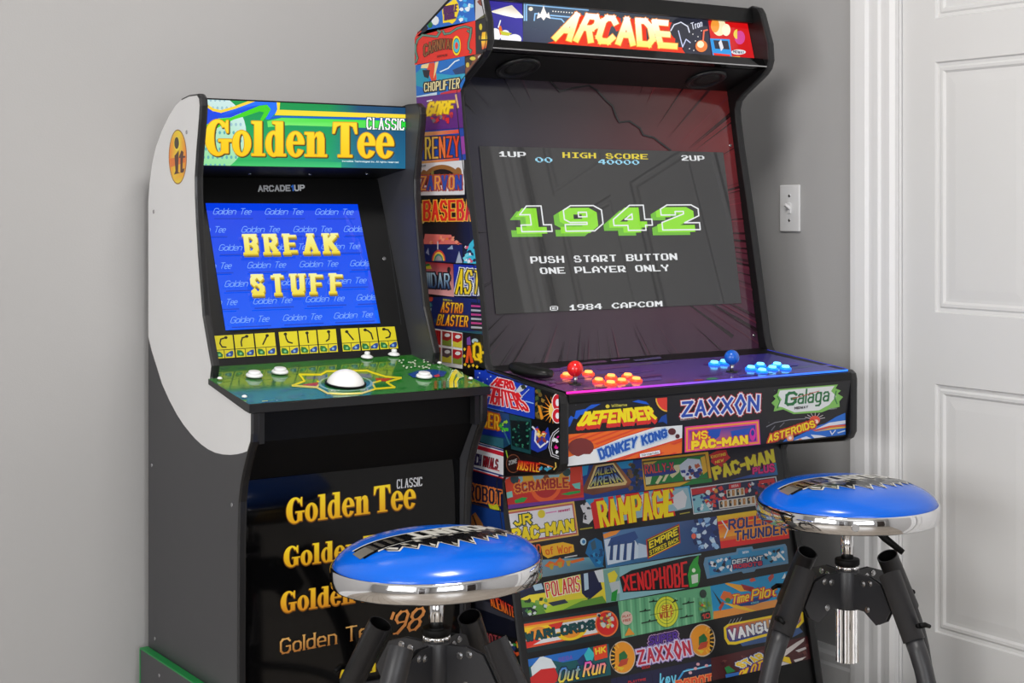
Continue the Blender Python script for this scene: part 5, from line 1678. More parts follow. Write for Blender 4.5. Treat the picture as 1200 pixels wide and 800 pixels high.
KA.poly([(836, 716), (850, 714), (900, 704), (932, 698), (932, 708), (836, 726)], [(226, 150, 60), (236, 150, 60), (150, 160, 180), (220, 150, 80), (236, 150, 60), (236, 150, 60)])
KA.poly([(849, 682), (872, 686), (878, 692), (868, 693), (850, 684)], (240, 170, 50))
KA.poly([(868, 684), (884, 688), (880, 693), (872, 691)], (160, 40, 50))
KA.poly([(844, 700), (848, 692), (856, 694), (860, 700), (852, 706)], (226, 110, 50))
KA.ell(853, 703, 3.4, 3, (50, 130, 60), 9)
KA.poly([(834, 690), (846, 706), (844, 708)], (50, 60, 60))
KA.poly([(842, 712), (847, 704), (849, 707), (844, 716)], (190, 70, 50))
KA.poly([(848, 706), (862, 708), (888, 716), (884, 717), (860, 712)], (236, 190, 50))
KA.poly([(878, 679), (883, 676), (886, 680), (880, 682)], (214, 90, 70))
KA.poly([(900, 677), (906, 670), (907, 676), (902, 682)], (190, 80, 70))
KA.poly([(916, 678), (920, 671), (921, 677)], (230, 236, 240))
KA.poly([(857, 706), (900, 697), (912, 694), (900, 703), (882, 709), (868, 710)], (30, 60, 130))
KA.text([(858, 697), (878, 693), (878, 703.5), (858, 708)], 'Time', (246, 222, 60), .24, out=[(1.0, (216, 60, 50))], slant=.15)
KA.text([(881, 691), (910, 685), (910, 697.5), (881, 703.5)], 'Pilot', (246, 222, 60), .24, out=[(1.0, (216, 60, 50))], slant=.15)
KA.text([(880, 705.6), (889, 703.8), (889, 706.2), (880, 708)], 'KONAMI', (120, 200, 220), .2)
# row 6
KA.bgt([(600, 776), (713.2, 754), (716, 790.5), (600, 812)], (30, 90, 96))
KA.poly([(600, 776), (690, 758), (690, 770), (660, 776), (640, 772), (600, 790)], (36, 110, 200))
KA.poly([(622, 782), (634, 768), (646, 772), (652, 782), (640, 790), (624, 794)], (220, 230, 236))
KA.poly([(620, 795), (634, 784), (650, 782), (656, 796), (640, 806), (620, 806)], (206, 44, 44))
KA.text([(654, 770.5), (671, 767), (671, 772), (655, 775.5)], 'SEGA', (110, 90, 190), .26)
KA.poly([(684, 768), (690, 758), (697, 766), (694, 774), (686, 776)], (60, 190, 200))
KA.poly([(676, 774), (684, 766), (688, 776), (680, 780)], (40, 60, 110))
KA.poly([(695, 758), (711, 754), (712, 770), (697, 774)], (226, 70, 40))
KA.text([(697, 759.5), (710, 756.5), (710, 764), (698, 767)], 'HK', (244, 206, 50), .28)
oq1 = [(655, 783), (680, 778), (680, 795), (655, 800)]
oq2 = [(684, 776), (710, 771), (710, 788), (684, 793)]
KA.text(oq1, 'Out', ((60, 130, 226), (250, 224, 60)), .2, out=[(1.0, (20, 30, 60))], slant=.2)
KA.text(oq2, 'Run', ((240, 90, 200), (250, 224, 60)), .2, out=[(1.0, (20, 30, 60))], slant=.2)
KA.tile(None, KA.base)
for cx_, s in ((729.5, -1), (823, 1)):
    cy_ = 770 if s < 0 else 750
    KA.ell(cx_, cy_, 15.2, 19.2, (206, 190, 170), 26)
    KA.ell(cx_, cy_, 14.2, 18, (232, 150, 40), 26)
    KA.ell(cx_ + s * 6, cy_, 8, 16, (40, 36, 24), 20, -70 if s > 0 else 110, 70 if s > 0 else 250)
    for k in range(8):
        a = math.radians((-64 + k * 18) if s > 0 else (116 + k * 18))
        KA.line([(cx_ + 10 * math.cos(a), cy_ + 13 * math.sin(a)), (cx_ + 13.6 * math.cos(a), cy_ + 17 * math.sin(a))], 1.5, (240, 180, 60))
    KA.poly([(cx_ - 4, cy_ - 4), (cx_ + 2, cy_ - 8), (cx_ + 6, cy_ - 2), (cx_ + 4, cy_ + 6), (cx_ - 4, cy_ + 6)], (40, 110, 60))
    KA.poly([(cx_ - 6, cy_ + 12), (cx_ - 2, cy_ + 3), (cx_ + 7, cy_ + 1), (cx_ + 5, cy_ + 8)], (190, 70, 50))
    KA.poly([(cx_ - 8, cy_ + 10), (cx_ + 2, cy_ + 12), (cx_ - 1, cy_ + 16)], (226, 190, 50))
KA.tile(None, KA.z)
KA.text([(762, 746), (793, 739.6), (795, 749), (760, 756)], 'SUPER', (90, 50, 160), .24, out=[(1.6, (190, 150, 200)), (.9, (40, 20, 70))])
KA.text([(746, 762), (808, 749.6), (811, 767), (748, 779)], 'ZAXX@N', (190, 40, 70), .18, out=[(2.2, (150, 130, 200)), (1.4, (214, 206, 230))])
KA.text([(752, 780.6), (762, 778.6), (762, 782), (752, 784)], 'SEGA', (190, 40, 50), .3)
KA.tile(None, KA.base)
vq = [(848, 735), (853, 731), (935, 714.6), (941, 717), (942, 728), (936, 735), (862, 755), (853, 755), (849, 748)]
KA.poly([(866, 752), (900, 740), (936, 734), (941, 740), (930, 746), (870, 757)], (60, 90, 140))
KA.poly(vq, (236, 204, 40))
KA.poly([(851, 736), (855, 733), (934, 717.4), (939, 719), (939, 727), (934, 732.4), (862, 751.6), (855, 751.6), (852, 747)], [(60, 60, 140), (190, 70, 70), (240, 190, 60), (240, 190, 60), (190, 60, 60), (40, 60, 140), (40, 60, 140), (40, 60, 140), (60, 60, 140)])
KA.text([(853, 737.4), (935, 718.6), (936, 730.4), (855, 751)], 'VANGUARD', (236, 238, 242), .26, out=[(.6, (40, 50, 110))])
for k in range(4):
    KA.line([(854 + k * 4, 730.6 - k * .8), (857 + k * 4, 725.6 - k * .8)], .8, (150, 150, 156))
# row 7
KA.bgt([(716, 795), (833, 771), (836, 830), (718, 830)], (30, 30, 66))
for k in range(9):
    KA.line([(722 + k * 14, 790), (726 + k * 14, 830)], .8, (20, 20, 50))
KA.line([(782, 795), (786, 812)], 1.5, (110, 206, 240))
KA.text([(772, 789), (791, 785), (794, 803), (774, 807)], 'key', (110, 206, 240), .12, slant=.15)
KA.line([(790, 804), (801, 786.6), (806, 784.6), (818, 783), (834, 779)], 2.0, (60, 160, 220))
KA.line([(801, 786.6), (818, 783), (834, 779)], .9, (150, 226, 246))
for x, y in ((815, 783), (809, 788), (818, 778), (828, 779.6)):
    KA.ell(x, y, 2.2, 1.8, (226, 170, 180), 8)
KA.text([(792, 798), (835, 789), (836, 806), (794, 814)], 'ROBOT', (230, 80, 44), .3, out=[(1, (240, 150, 90))])
KA.text([(736, 797.6), (757, 794), (757, 797), (736, 800.6)], 'PLAYTIME', (190, 50, 60), .24)
KA.bgt([(833, 771), (948, 744.5), (954, 790), (836, 812)], (76, 30, 34))
KA.blobs([(836, 775), (948, 750), (950, 786), (838, 806)], [(90, 40, 40), (60, 24, 30), (110, 60, 56)], 40, 2.6, 34)
KA.poly([(916, 764), (934, 752), (943, 747), (942, 751), (926, 764), (918, 770)], (214, 206, 204))
KA.poly([(932, 762), (944, 757.6), (945, 760), (936, 764)], (206, 200, 200))
KA.poly([(930, 773), (945, 769), (940, 773), (932, 775.6)], (220, 214, 212))
KA.text([(858, 779), (888, 766), (900, 770), (872, 781)], 'STAR', (240, 204, 40), .24, out=[(1.3, (40, 70, 150)), (.8, (220, 226, 236))], slant=.4)
KA.text([(866, 787), (892, 774), (894, 788), (864, 798)], 'PILOT', (240, 204, 40), .24, out=[(1.3, (40, 70, 150)), (.6, (190, 40, 50))], slant=.4)
KA.poly([(914, 768), (925, 770), (928, 778), (916, 774)], (240, 204, 40))
KA.poly([(914, 774), (928, 778), (925, 790), (917, 790)], (206, 200, 206))
KA.poly([(849, 782), (854, 780), (862, 786), (852, 789)], (40, 130, 70))
KA.poly([(850, 790), (866, 787), (866, 793), (851, 796)], (50, 110, 190))
KA.bgt([(912, 797.5), (946, 790), (948, 830), (914, 830)], (190, 200, 220))
KA.poly([(913.5, 799), (945, 792), (947, 830), (915, 830)], (30, 50, 110))
KA.bgt([(621, 812), (716, 794), (718, 830), (622, 830)], (24, 24, 28))
b = MB(M['black'])
trimmed(KA, b, M['print'], IX0 + .0008, IX1 - .0008, .225, .6995)
ky = lambda z: KP[1] + (z - KP[2]) * .215
b.prism([(ky(.03), .03), (ky(.700), .700), (ky(.700) + .014, .700), (ky(.03) + .014, .03)], IX0 + .0008, IX1 - .0008, 0)
b.build('kick_panel', W2)

# ---- joysticks and lit buttons
def joystick(px, ball, name='joystick'):
    p = deck_pt(*px)
    b = MB(M['rubber'])
    q = Matrix.Translation(p) @ DKn.to_track_quat('Z', 'Y').to_matrix().to_4x4()
    b.lathe([(.0125, .0003), (.0125, .0012), (.011, .002), (.005, .0024), (1e-6, .0024)], 28, 0, True, q)
    o = b.build(name, W2)
    b = MB(M['steel'])
    b.lathe([(.0036, .002), (.0036, .018)], 16, 0, True, q)
    b.build('shaft', o)
    b = MB(ball)
    b.sphere(p + Vector((0, 0, .0310)), .0158, 0, 1.0, 28)
    o2 = b.build('ball_knob', o)
    return o


jr = joystick((674, 450.6), M['red_ball'])
jr['label'] = 'joystick with red ball knob'
jb_ = joystick((857.5, 436), M['blue_ball'])
jb_['label'] = 'joystick with blue ball knob'


def button(px, rim, core, lbl):
    p = deck_pt(*px)
    q = Matrix.Translation(p) @ DKn.to_track_quat('Z', 'Y').to_matrix().to_4x4()
    b = MB(rim)
    b.lathe([(.0124, .0002), (.0124, .0026), (.0110, .0046), (.0088, .0048), (.0084, .0038)], 26, 0, True, q)
    o = b.build('push_button', W2)
    o['label'] = lbl
    b = MB(core)
    b.lathe([(.0082, .003), (.0082, .0076), (.0070, .0088), (.003, .0092), (1e-6, .0092)], 24, 0, True, q)
    b.build('plunger', o)


for px in ((701.5, 447.6), (716, 443.2), (715.5, 451), (728.5, 448.2), (735.5, 442.2), (745.5, 446.6), (664, 441.5), (689.5, 439)):
    button(px, M['red_led'], M['red_core'], 'red lit push button')
for px in ((880, 433), (891, 429.4), (893, 436.2), (905, 433), (910.5, 429), (920.5, 432.6), (837, 427.4), (848.5, 426)):
    button(px, M['blue_led'], M['blue_core'], 'blue lit push button')
# fixing screws of the bezel
for x, z in ((IX1 - .012, 1.37), (IX1 - .012, .93)):
    b = MB(M['steel'])
    b.disc((x, bez_y(z) - .0012, z), BN, .0035, h=.0012)
    b.build('screw', W2)

# light thrown by the lit print and the lit buttons is left to their own glow

# ---- remote control lying on the control deck
rc0, rc1 = deck_pt(600, 437.5), deck_pt(644, 446)
rc = (rc0 + rc1) / 2
rdir = (rc1 - rc0)
L = rdir.length
rem = thing('remote_control', 'slim black remote control lying on the left end of the lit control deck', 'remote control', (rc.x, rc.y, rc.z))
b = MB(M['black'])
q = Matrix.Translation(rc + DKn * .0005) @ Matrix((tuple(rdir.normalized()) , tuple(DKn.cross(rdir.normalized())), tuple(DKn))).transposed().to_4x4()
hw, prev = .021, None
bm = bmesh.new()
n = 20
rings = []
for k in range(n + 1):
    t = -1 + 2 * k / n
    x = t * L * .56
    e = (1 - abs(t) ** 4) ** .5 if abs(t) < 1 else 0.02
    w = max(.002, hw * e)
    zb = .001 + .006 * abs(t) ** 2.2
    h = zb + max(.002, .0200 * (e ** .7)) * (1.0 - .12 * t)
    rings.append([(x, w * cx_, zb + (h - zb) * cz) for cx_, cz in ((-.6, 0), (.6, 0), (.95, .3), (1, .55), (.85, .9), (.5, 1), (-.5, 1), (-.85, .9), (-1, .55), (-.95, .3))])
vs = [q @ Vector(p) for r in rings for p in r]
m_ = 10
b.geo(vs, [(i * m_ + k, i * m_ + (k + 1) % m_, (i + 1) * m_ + (k + 1) % m_, (i + 1) * m_ + k) for i in range(n) for k in range(m_)], 0, True)
b.geo(vs[:m_], [tuple(range(m_))[::-1]])
b.geo(vs[-m_:], [tuple(range(m_))])
b.build('body', rem)
for i in range(3):
    for j in range(2):
        b = MB(M['rubber'])
        c = q @ Vector((L * (.06 + .11 * i), -.006 + .012 * j, .0196 - .0010 * i))
        b.disc(c, DKn, .003, h=.0016, n=12)
        b.build('key', rem)

# ------------------------------------------------------------------ the narrower golf cabinet on its riser
GX0, GX1, TG = 1.158, 1.658, 0.015
JX0, JX1 = GX0 + TG, GX1 - TG
WG = thing('arcade_cabinet', 'narrower golf arcade cabinet with white and dark grey sides and a bright blue screen', 'arcade machine', (1.408, 2.85, .3128))
gfront = [(2.625, .3135), (2.625, .40), (2.623, .62), (2.619, .69), (2.611, .722), (2.598, .752), (2.577, .790), (2.566, .806), (2.564, .820), (2.5635, .8565), (2.747, .8920), (2.7475, .905), (2.742, .926),
          (2.758, .960), (2.784, 1.018), (2.806, 1.13), (2.8165, 1.200), (2.8215, 1.245), (2.8225, 1.283), (2.815, 1.33), (2.802, 1.392), (2.798, 1.418), (2.801, 1.432), (2.812, 1.4395)]
gtop = [(2.852, 1.4400), (2.890, 1.435), (2.921, 1.425), (2.953, 1.408), (2.994, 1.379), (3.027, 1.347), (3.049, 1.312), (3.063, 1.272), (3.070, 1.235)]
gprof = gfront + gtop + [(3.070, .3135)]
curve = [(173.6, 394), (178, 411), (184, 430), (190, 449.5), (198.7, 469), (207.5, 485.5), (215, 497), (222.5, 506.5), (229, 514), (236, 520.4), (244, 526.2), (252.5, 530.2), (261, 532.2), (270, 532.8), (278, 532), (284.5, 530.5), (291, 528)]
cv = [on_plane(x, y, (GX0, 0, 0), (1, 0, 0)) for x, y in curve]
i_join = next(i for i, p in enumerate(gfront) if p[1] >= .79)
white = [p for p in gfront[i_join:]] + gtop + [(min(3.0699, max(2.577, p.y)), p.z) for p in cv]
GS = Art((GX0, 0, 0), (-1, 0, 0), lift=.0006)
GS.tile(None)
for k, (rx, ry) in enumerate(((10.6, 32.2), (9.9, 30.8))):
    n = 36
    pts = [(208.3 + rx * math.cos(2 * math.pi * i / n), 183.8 + ry * math.sin(2 * math.pi * i / n)) for i in range(n)]
    top, bot = ((150, 110, 20), (140, 80, 20)) if k == 0 else ((246, 214, 20), (246, 190, 20))
    cols = []
    for x, y in pts:
        t = (y - 152) / 64
        cols.append((246, 222 - 100 * (4 * t * (1 - t)) ** 1.3, 24) if k else (150, 100, 20))
    GS.poly(pts, cols)
GS.poly([(200, 196), (217, 190), (218, 182), (198, 186)], [(236, 120, 30)] * 4)
GS.ell(207.4, 168, 3.6, 8.4, (250, 226, 60))
GS.ell(207, 167.5, 2.7, 7, (56, 44, 24))
GS.poly([(204.5, 182.5), (209.5, 176), (208.6, 201.5), (211, 202.5), (204, 204.5), (205.6, 200)], (80, 34, 14))
GS.poly([(212.6, 176), (215, 178), (214.6, 182.6), (217, 182.8), (216.8, 184.6), (214.4, 184.8), (213.8, 198), (216.4, 197), (215, 202), (211.4, 202.5), (211.4, 185), (209.8, 185), (210, 183)], (80, 34, 14))
b = MB(M['charcoal'], M['cream'], M['print'])
b.prism(gprof, GX0, GX0 + TG, 0)
b.face([(GX0 - .0004, y, z) for y, z in white], 1)
b.art(GS)
gl = b.build('side_panel', WG)
gl['label'] = 'dark grey side panel with a white upper part and a small oval emblem'
b = MB(M['charcoal'], M['cream'])
b.prism(gprof, GX1 - TG, GX1, 0)
b.face([(GX1 + .0004, y, z) for y, z in white], 1)
b.build('side_panel', WG)
for x0 in (GX0, GX1 - TG):
    edge_strip(gfront[:10], x0, x0 + TG).build('edge_trim', WG)
    edge_strip(gfront[10:] + gtop[:2], x0, x0 + TG).build('edge_trim', WG)
for px in ((219, 154.8), (180.3, 248), (178.3, 545), (272, 591.3), (182, 748)):
    p = on_plane(*px, (GX0 - .0004, 0, 0), (1, 0, 0))
    b = MB(M['steel'])
    b.disc(p, (-1, 0, 0), .004, h=.0012)
    b.build('screw', WG)
# closed body
b = MB(M['black'])
b.prism([(2.862, 1.4365), (2.925, 1.418), (2.992, 1.373), (3.045, 1.308), (3.062, 1.25), (3.052, 1.25), (3.036, 1.302), (2.985, 1.364), (2.92, 1.407), (2.862, 1.425)], JX0 + .0005, JX1 - .0005)
b.build('top_panel', WG)
b = MB(M['black'])
b.box(JX0 + .0005, JX1 - .0005, 3.050, 3.062, .322, 1.248)
b.build('back_panel', WG)

# marquee
GM = Art((0, 2.857, 1.37), (0, -1, 0), lift=.0006)
GM.bgt([(225, 112), (490, 122), (490, 200), (225, 198)], (14, 130, 80))
GM.poly([(225, 112), (385, 118), (385, 200), (225, 198)], [(20, 150, 70), (6, 140, 70), (20, 160, 110), (60, 190, 90)])
GM.poly([(385, 118), (420, 119), (420, 200), (385, 200)], [(6, 140, 70), (16, 70, 110), (26, 110, 140), (20, 160, 110)])
GM.poly([(420, 119), (490, 122), (490, 200), (420, 200)], [(16, 70, 110), (14, 60, 100), (20, 100, 140), (26, 110, 140)])
GM.poly([(225, 186), (330, 188), (400, 190), (400, 200), (225, 200)], [(30, 170, 80), (30, 170, 80), (40, 170, 110), (60, 200, 120), (100, 214, 110)])
n = 40
bp = [(243 + 45.5 * math.cos(2 * math.pi * i / n), 156 + 47 * math.sin(2 * math.pi * i / n)) for i in range(n)]
GM.poly(bp, [(200 - 70 * max(0, (y - 156) / 47), 226 - 10 * max(0, (y - 156) / 47), 226 - 90 * max(0, (y - 156) / 47)) for x, y in bp])
rnd = random.Random(6)
for i in range(10):
    for j in range(9):
        x, y = 236 + i * 5.4 + (j % 2) * 2.7, 117 + j * 9.6
        if math.hypot((x - 243) / 44, (y - 156) / 45) < 1:
            GM.ell(x, y, 1.5, 2.2, (96, 170, 176) if j > 3 else (150, 190, 200), 6)
            GM.z -= GM.STEP
GM.z += GM.STEP
GM.poly([(225, 124), (244, 126), (252, 130), (260, 131), (275, 127), (300, 117), (326, 118), (324, 131), (316, 140), (311, 139.6), (317, 128), (313, 122.6), (304, 123.6), (286, 131), (270, 137.6), (256, 138.6), (240, 147), (225, 152)], [(20, 70, 230)] * 4 + [(30, 110, 240)] * 8 + [(20, 70, 220)] * 6)
GM.poly([(225, 154), (240, 147), (256, 138.8), (270, 137.8), (286, 131.2), (304, 123.8), (313, 122.8), (317.4, 128), (313, 136), (307.6, 142), (305, 140), (309.4, 131.6), (304, 130.4), (288, 136), (274, 140), (262, 146), (225, 166)], (66, 206, 30))
GM.line([(225, 122), (241, 123), (250, 128.6), (259, 130.6), (275, 126), (302, 116)], 3.2, (246, 206, 60))
GM.poly([(324, 117), (328.4, 117), (327.6, 128.6), (490, 134.6), (490, 139), (322, 134.8), (325, 128)], (246, 214, 50))
GM.poly([(321, 135.6), (490, 139.2), (490, 142), (330, 137.6), (315, 140)], (20, 90, 200))
GM.poly([(313, 142), (330, 138), (490, 142.4), (490, 152), (338, 146.6), (314, 149)], [(100, 220, 90), (100, 224, 90), (20, 214, 40), (20, 200, 50), (120, 230, 110), (110, 226, 100)])
gq = [(240.3, 140.4), (461.4, 144.6), (461.4, 184.8), (240.3, 181.4)]
GM.serif(gq, 'Golden Tee', [(255, 216, 44), (250, 196, 10)], out=[(1.3, (70, 60, 20), .9, .9), (.9, (206, 150, 10), 0, 0)])
GM.text([(429.5, 137.4), (474.5, 139.3), (474, 152.6), (429.5, 151.4)], 'CLASSIC', (250, 250, 250), .13, hc=.5, serif=True, gap=1.5, out=[(.8, (20, 80, 60))])
GM.text([(401, 187.6), (467, 189), (467, 191), (401, 189.6)], 'Incredible Technologies Inc. All rights reserved', (214, 236, 236), .2)
b = MB(M['black'])
trimmed(GM, b, M['lit'], JX0 + .0008, JX1 - .0008, 1.306, 1.4345)
b.box(JX0 + .0008, JX1 - .0008, 2.857, 2.861, 1.3055, 1.4375, 0)
b.build('marquee', WG)
# soffit and bezel
b = MB(M['black'])
b.prism([(2.8575, 1.3045), (2.984, 1.2865), (2.984, 1.296), (2.8575, 1.314)], JX0 + .0008, JX1 - .0008)
b.build('soffit', WG)
for px in ((292.5, 203.6), (363, 204.4), (430, 204)):
    sn = Vector((0, -.018, -.1265)).normalized()
    p = on_plane(*px, (0, 2.8575, 1.3044), sn)
    b = MB(M['steel'])
    b.disc(p, sn, .0038, h=.0012)
    b.build('screw', WG)
GBn, GBp = (0, -1, .40), (0, 2.857, .983)
gby = lambda z: 2.857 + (z - .983) * .40
GB = Art(GBp, GBn, lift=.0003)
GB.tile(None)
AL = [(200, 204, 210)] * 6 + [(60, 130, 250)] + [(226, 230, 234)] * 2
GB.text([(302, 217.2), (357, 216.2), (357.4, 223.6), (302.4, 224.8)], 'ARCADE1UP', W_, .24, gap=1.0, letters=AL)
GB.line([(447, 222), (470, 380)], .6, (40, 42, 46))
b = MB(M['black'])
trimmed(GB, b, M['print'], JX0 + .0008, JX1 - .0008, .93, 1.284)
b.prism([(gby(.911), .911), (gby(1.2855), 1.2855), (gby(1.2855) + .008, 1.2855), (gby(.911) + .008, .911)], JX0 + .0008, JX1 - .0008, 0)
b.build('bezel', WG)
b = MB(M['steel'])
b.disc(on_plane(450, 303, Vector(GBp) + Vector(GBn).normalized() * .0004, GBn), GBn, .0042, h=.0014)
b.build('screw', WG)
# screen
GSr = Art(GBp, GBn, lift=.0016)
qs = [(240.8, 237.9), (419, 239.2), (445.6, 378.6), (264.4, 387)]
GSr.tile(qs)
GSr.poly(qs, [(0, 60, 232), (0, 66, 238), (0, 92, 250), (0, 92, 250)])


def gq_(u0, v1, u1, v0):
    return [Art.bil(qs, u0, v1), Art.bil(qs, u1, v1), Art.bil(qs, u1, v0), Art.bil(qs, u0, v0)]


for i in range(7):
    vc = 1 - (i + .47) / 7.0
    xs = (.045, .385, .715) if i % 2 == 0 else (-.155, .20, .54, .87)
    for x in xs:
        d = .012 * (i % 2)
        GSr.text(gq_(x + d, vc + .028, x + d + .15, vc - .022), 'Golden', (130, 176, 255), .09, slant=.5, gap=.9)
        GSr.text(gq_(x + d + .175, vc + .028, x + d + .25, vc - .022), 'Tee', (130, 176, 255), .09, slant=.5, gap=.9)
        GSr.line([Art.bil(qs, x + d, vc - .055), Art.bil(qs, x + d + .25, vc - .055)], 1.2, (0, 58, 200))
bq = [(284.8, 274), (394, 273), (396.5, 296), (287.4, 297.8)]
sq_ = [(292.4, 321), (402.4, 319.8), (403, 342.8), (295, 346)]
for q, s in ((bq, 'BREAK'), (sq_, 'STUFF')):
    GSr.text([(x + 1.2, y + 3.4) for x, y in q], s, (120, 104, 60), .24, hc=.45, serif=True, gap=3.0, grow0=.3)
    GSr.text([(x + .4, y + 1.2) for x, y in q], s, (214, 180, 20), .24, hc=.45, serif=True, gap=3.0, grow0=.5)
    GSr.text(q, s, ((254, 250, 170), (246, 226, 70)), .24, hc=.45, serif=True, gap=3.0)
MB(M['screen']).art(GSr, M['screen']).build('screen', WG)
# shot cards under the screen
cards = []
for (tl, tr, br, bl), n in ((((249, 393.6), (321.6, 389.4), (324.4, 415.5), (252, 420.3)), 3), (((326.4, 389), (393.4, 385.3), (396.2, 412.4), (329.4, 416.4)), 3), (((399, 385), (462.4, 382.4), (466.6, 408), (402, 412.2)), 3)):
    for k in range(n):
        u0, u1 = k / n + (.012 if k else 0), (k + 1) / n - (.012 if k < n - 1 else 0)
        q = [tl, tr, br, bl]
        cards.append([Art.bil(q, u0, 1), Art.bil(q, u1, 1), Art.bil(q, u1, 0), Art.bil(q, u0, 0)])
curves = [[(.62, .48), (.42, .5), (.33, .66), (.4, .84), (.66, .9)], [(.34, .48), (.34, .68), (.42, .84), (.66, .9)], [(.36, .5), (.62, .88)],
          [(.68, .5), (.46, .56), (.38, .7), (.36, .9)], [(.5, .48), (.48, .9)], [(.42, .5), (.58, .58), (.62, .74), (.6, .9)],
          [(.66, .5), (.34, .86)], [(.72, .48), (.66, .74), (.5, .86), (.34, .9)], [(.4, .5), (.62, .54), (.7, .7), (.6, .86), (.36, .9)]]
for q, cvp in zip(cards, curves):
    A = Art(GBp, GBn, lift=.0012)
    A.bgt(q, (216, 202, 34))
    B4 = lambda u, v: Art.bil(q, u, v)
    A.line([B4(0, .37), B4(1, .37)], .8, (60, 58, 20))
    A.line([B4(.5, 0), B4(.5, .37)], .8, (60, 58, 20))
    A.line([B4(*p) for p in cvp], 1.7, (24, 24, 16))
    A.ell(*B4(*cvp[-1]), 2.1, 1.8, (24, 24, 16), 8)
    for u, c, c2 in ((.25, (36, 110, 50), (120, 190, 130)), (.75, (30, 66, 140), (130, 170, 220))):
        x, y = B4(u, .18)
        s = 1 if u < .5 else -1
        A.poly([(x - 4 * s, y - 3.6), (x + 1, y - 3), (x + 4.2 * s, y + .5), (x + 3.6 * s, y + 3.4), (x - 3.4 * s, y + 3.2), (x - 4.6 * s, y)], c)
        A.ell(x, y + .6, 1.6, 1.5, c2, 8)
    b = MB(M['print'])
    trimmed(A, b, M['print'], JX0 + .0008, JX1 - .0008, .93, 1.0)
    b.build('instruction_card', WG)

# control deck plate: full width in front, between the side boards behind
SL = .155
gz = lambda y: .8735 + (y - 2.562) * SL
GDn = Vector((0, -SL, 1)).normalized()
GDp = Vector((0, 2.562, .8735))
GD = Art(GDp, GDn, lift=.0002)
GD.tile(None)
GD.poly([(225, 420), (500, 400), (620, 470), (280, 500)], [(70, 120, 60), (50, 120, 46), (60, 130, 60), (60, 126, 72)])
rnd = random.Random(12)
GD.MICRO = 1.2e-6
for k in range(260):
    x, y = rnd.uniform(245, 570), rnd.uniform(410, 478)
    t = (x - 245) / 325
    c = (66 - 34 * math.exp(-((t - .72) / .2) ** 2) + rnd.uniform(-7, 7), 118 + rnd.uniform(-9, 9), 66 - 34 * math.exp(-((t - .72) / .2) ** 2) + rnd.uniform(-12, 12))
    GD.poly([(x - 5, y), (x + 3, y - 1.6), (x + 6, y + .6), (x - 2, y + 1.8)], c, False)
GD.MICRO = Art.MICRO
GD.z += GD.STEP
YL = (226, 208, 40)
star = [(342.5, 451.6), (357, 446.4), (351, 438.6), (376, 438.8), (383, 434.8), (430, 434), (437, 436.6), (452, 441.2), (470, 442.6), (453, 447.6), (462.6, 453.6), (440, 455.4), (424, 460.6), (400, 461.4), (384, 460.6), (371, 453.6)]
GD.poly(star, (60, 128, 60))
GD.poly([(356, 450), (372, 447.6), (374, 452), (352, 451.8)], (176, 60, 44))
GD.poly([(358, 441.4), (374, 440.4), (376, 443.6), (360, 444.4)], (30, 70, 120))
GD.poly([(440, 442.6), (460, 443), (452, 446.8), (441, 446)], (180, 50, 44))
GD.poly([(440, 449.6), (454, 449.4), (456, 453), (440, 453.6)], (30, 110, 50))
GD.poly([(372, 441), (384, 438), (384, 449), (374, 448)], (30, 90, 140))
GD.poly([(420, 437), (434, 438), (436, 443), (424, 442)], (40, 80, 140))
GD.line(star + star[:1], 2.2, YL)
GD.line([(371, 453.6), (376, 448), (372, 446.6)], 2.0, YL)
GD.line([(440, 455.4), (436, 448.6), (446, 446)], 2.0, YL)
GD.ell(405, 449, 32, 9.6, (130, 170, 150), 30)
GD.ell(405, 448.6, 29, 8.4, (40, 110, 60), 30)
GD.text([(388, 456.6), (398, 456.4), (398, 458), (388, 458.4)], 'FLY', (220, 226, 220), .2)
GD.text([(422, 456), (432, 455.4), (432, 457), (422, 457.6)], 'SET', (220, 226, 220), .2)
GD.poly([(478, 438), (490, 434), (508, 432.6), (524, 435), (520, 440.6), (500, 443), (484, 442)], (24, 70, 150))
GD.poly([(508, 440), (514, 438), (516, 440.6), (511, 442)], (200, 60, 70))
for k in range(26):
    GD.ell(468 + rnd.random() * 36, 421 + rnd.random() * 12, 1.3, .9, (214, 226, 200), 6)
for pts, w, c in (([(531, 455), (530.4, 446), (534, 438.6), (538.5, 437)], 11.5, (190, 216, 180)), ([(531, 455), (530.4, 446), (534, 438.6), (538.5, 437)], 9.6, (60, 120, 60)), ([(529, 456), (528.8, 446), (531.6, 438), (535, 434.8)], 4.6, YL), ([(534.4, 455), (534, 446.6), (537, 442)], 3.0, YL)):
    GD.line(pts, w, c)
GD.poly([(536, 434), (543.5, 440.6), (536, 442.6)], (190, 206, 90))
for x0, c in ((509, (130, 90, 50)), (514, (50, 130, 110)), (519, (110, 90, 60)), (523, (70, 130, 90))):
    GD.poly([(x0, 446), (x0 + 3, 445.7), (x0 + 3, 456), (x0, 456.4)], c)
GD.text([(322, 469), (345, 467), (345, 470), (322, 472.4)], 'Options', (190, 196, 190), .12, slant=.4)
GD.poly([(307, 469.6), (314, 469), (314, 472), (307, 472.6)], (200, 190, 60))
b = MB(M['rubber'])
sl_ = b.slot(M['turfdeck'])
for x0, x1, y0, y1 in ((1.1525, 1.6635, 2.5622, 2.7458), (JX0 + .0008, JX1 - .0008, 2.7458, 2.832)):
    for pts, cols in GD.polys:
        q, c = clip_poly([(v.x, v.y) for v in pts], [tuple(k) for k in cols], [(x0, y0), (x1, y0), (x1, y1), (x0, y1)])
        if len(q) >= 3:
            off = (pts[0] - GDp).dot(GDn)
            b.face([(x, y, gz(y) + off / GDn.z) for x, y in q], sl_, c)
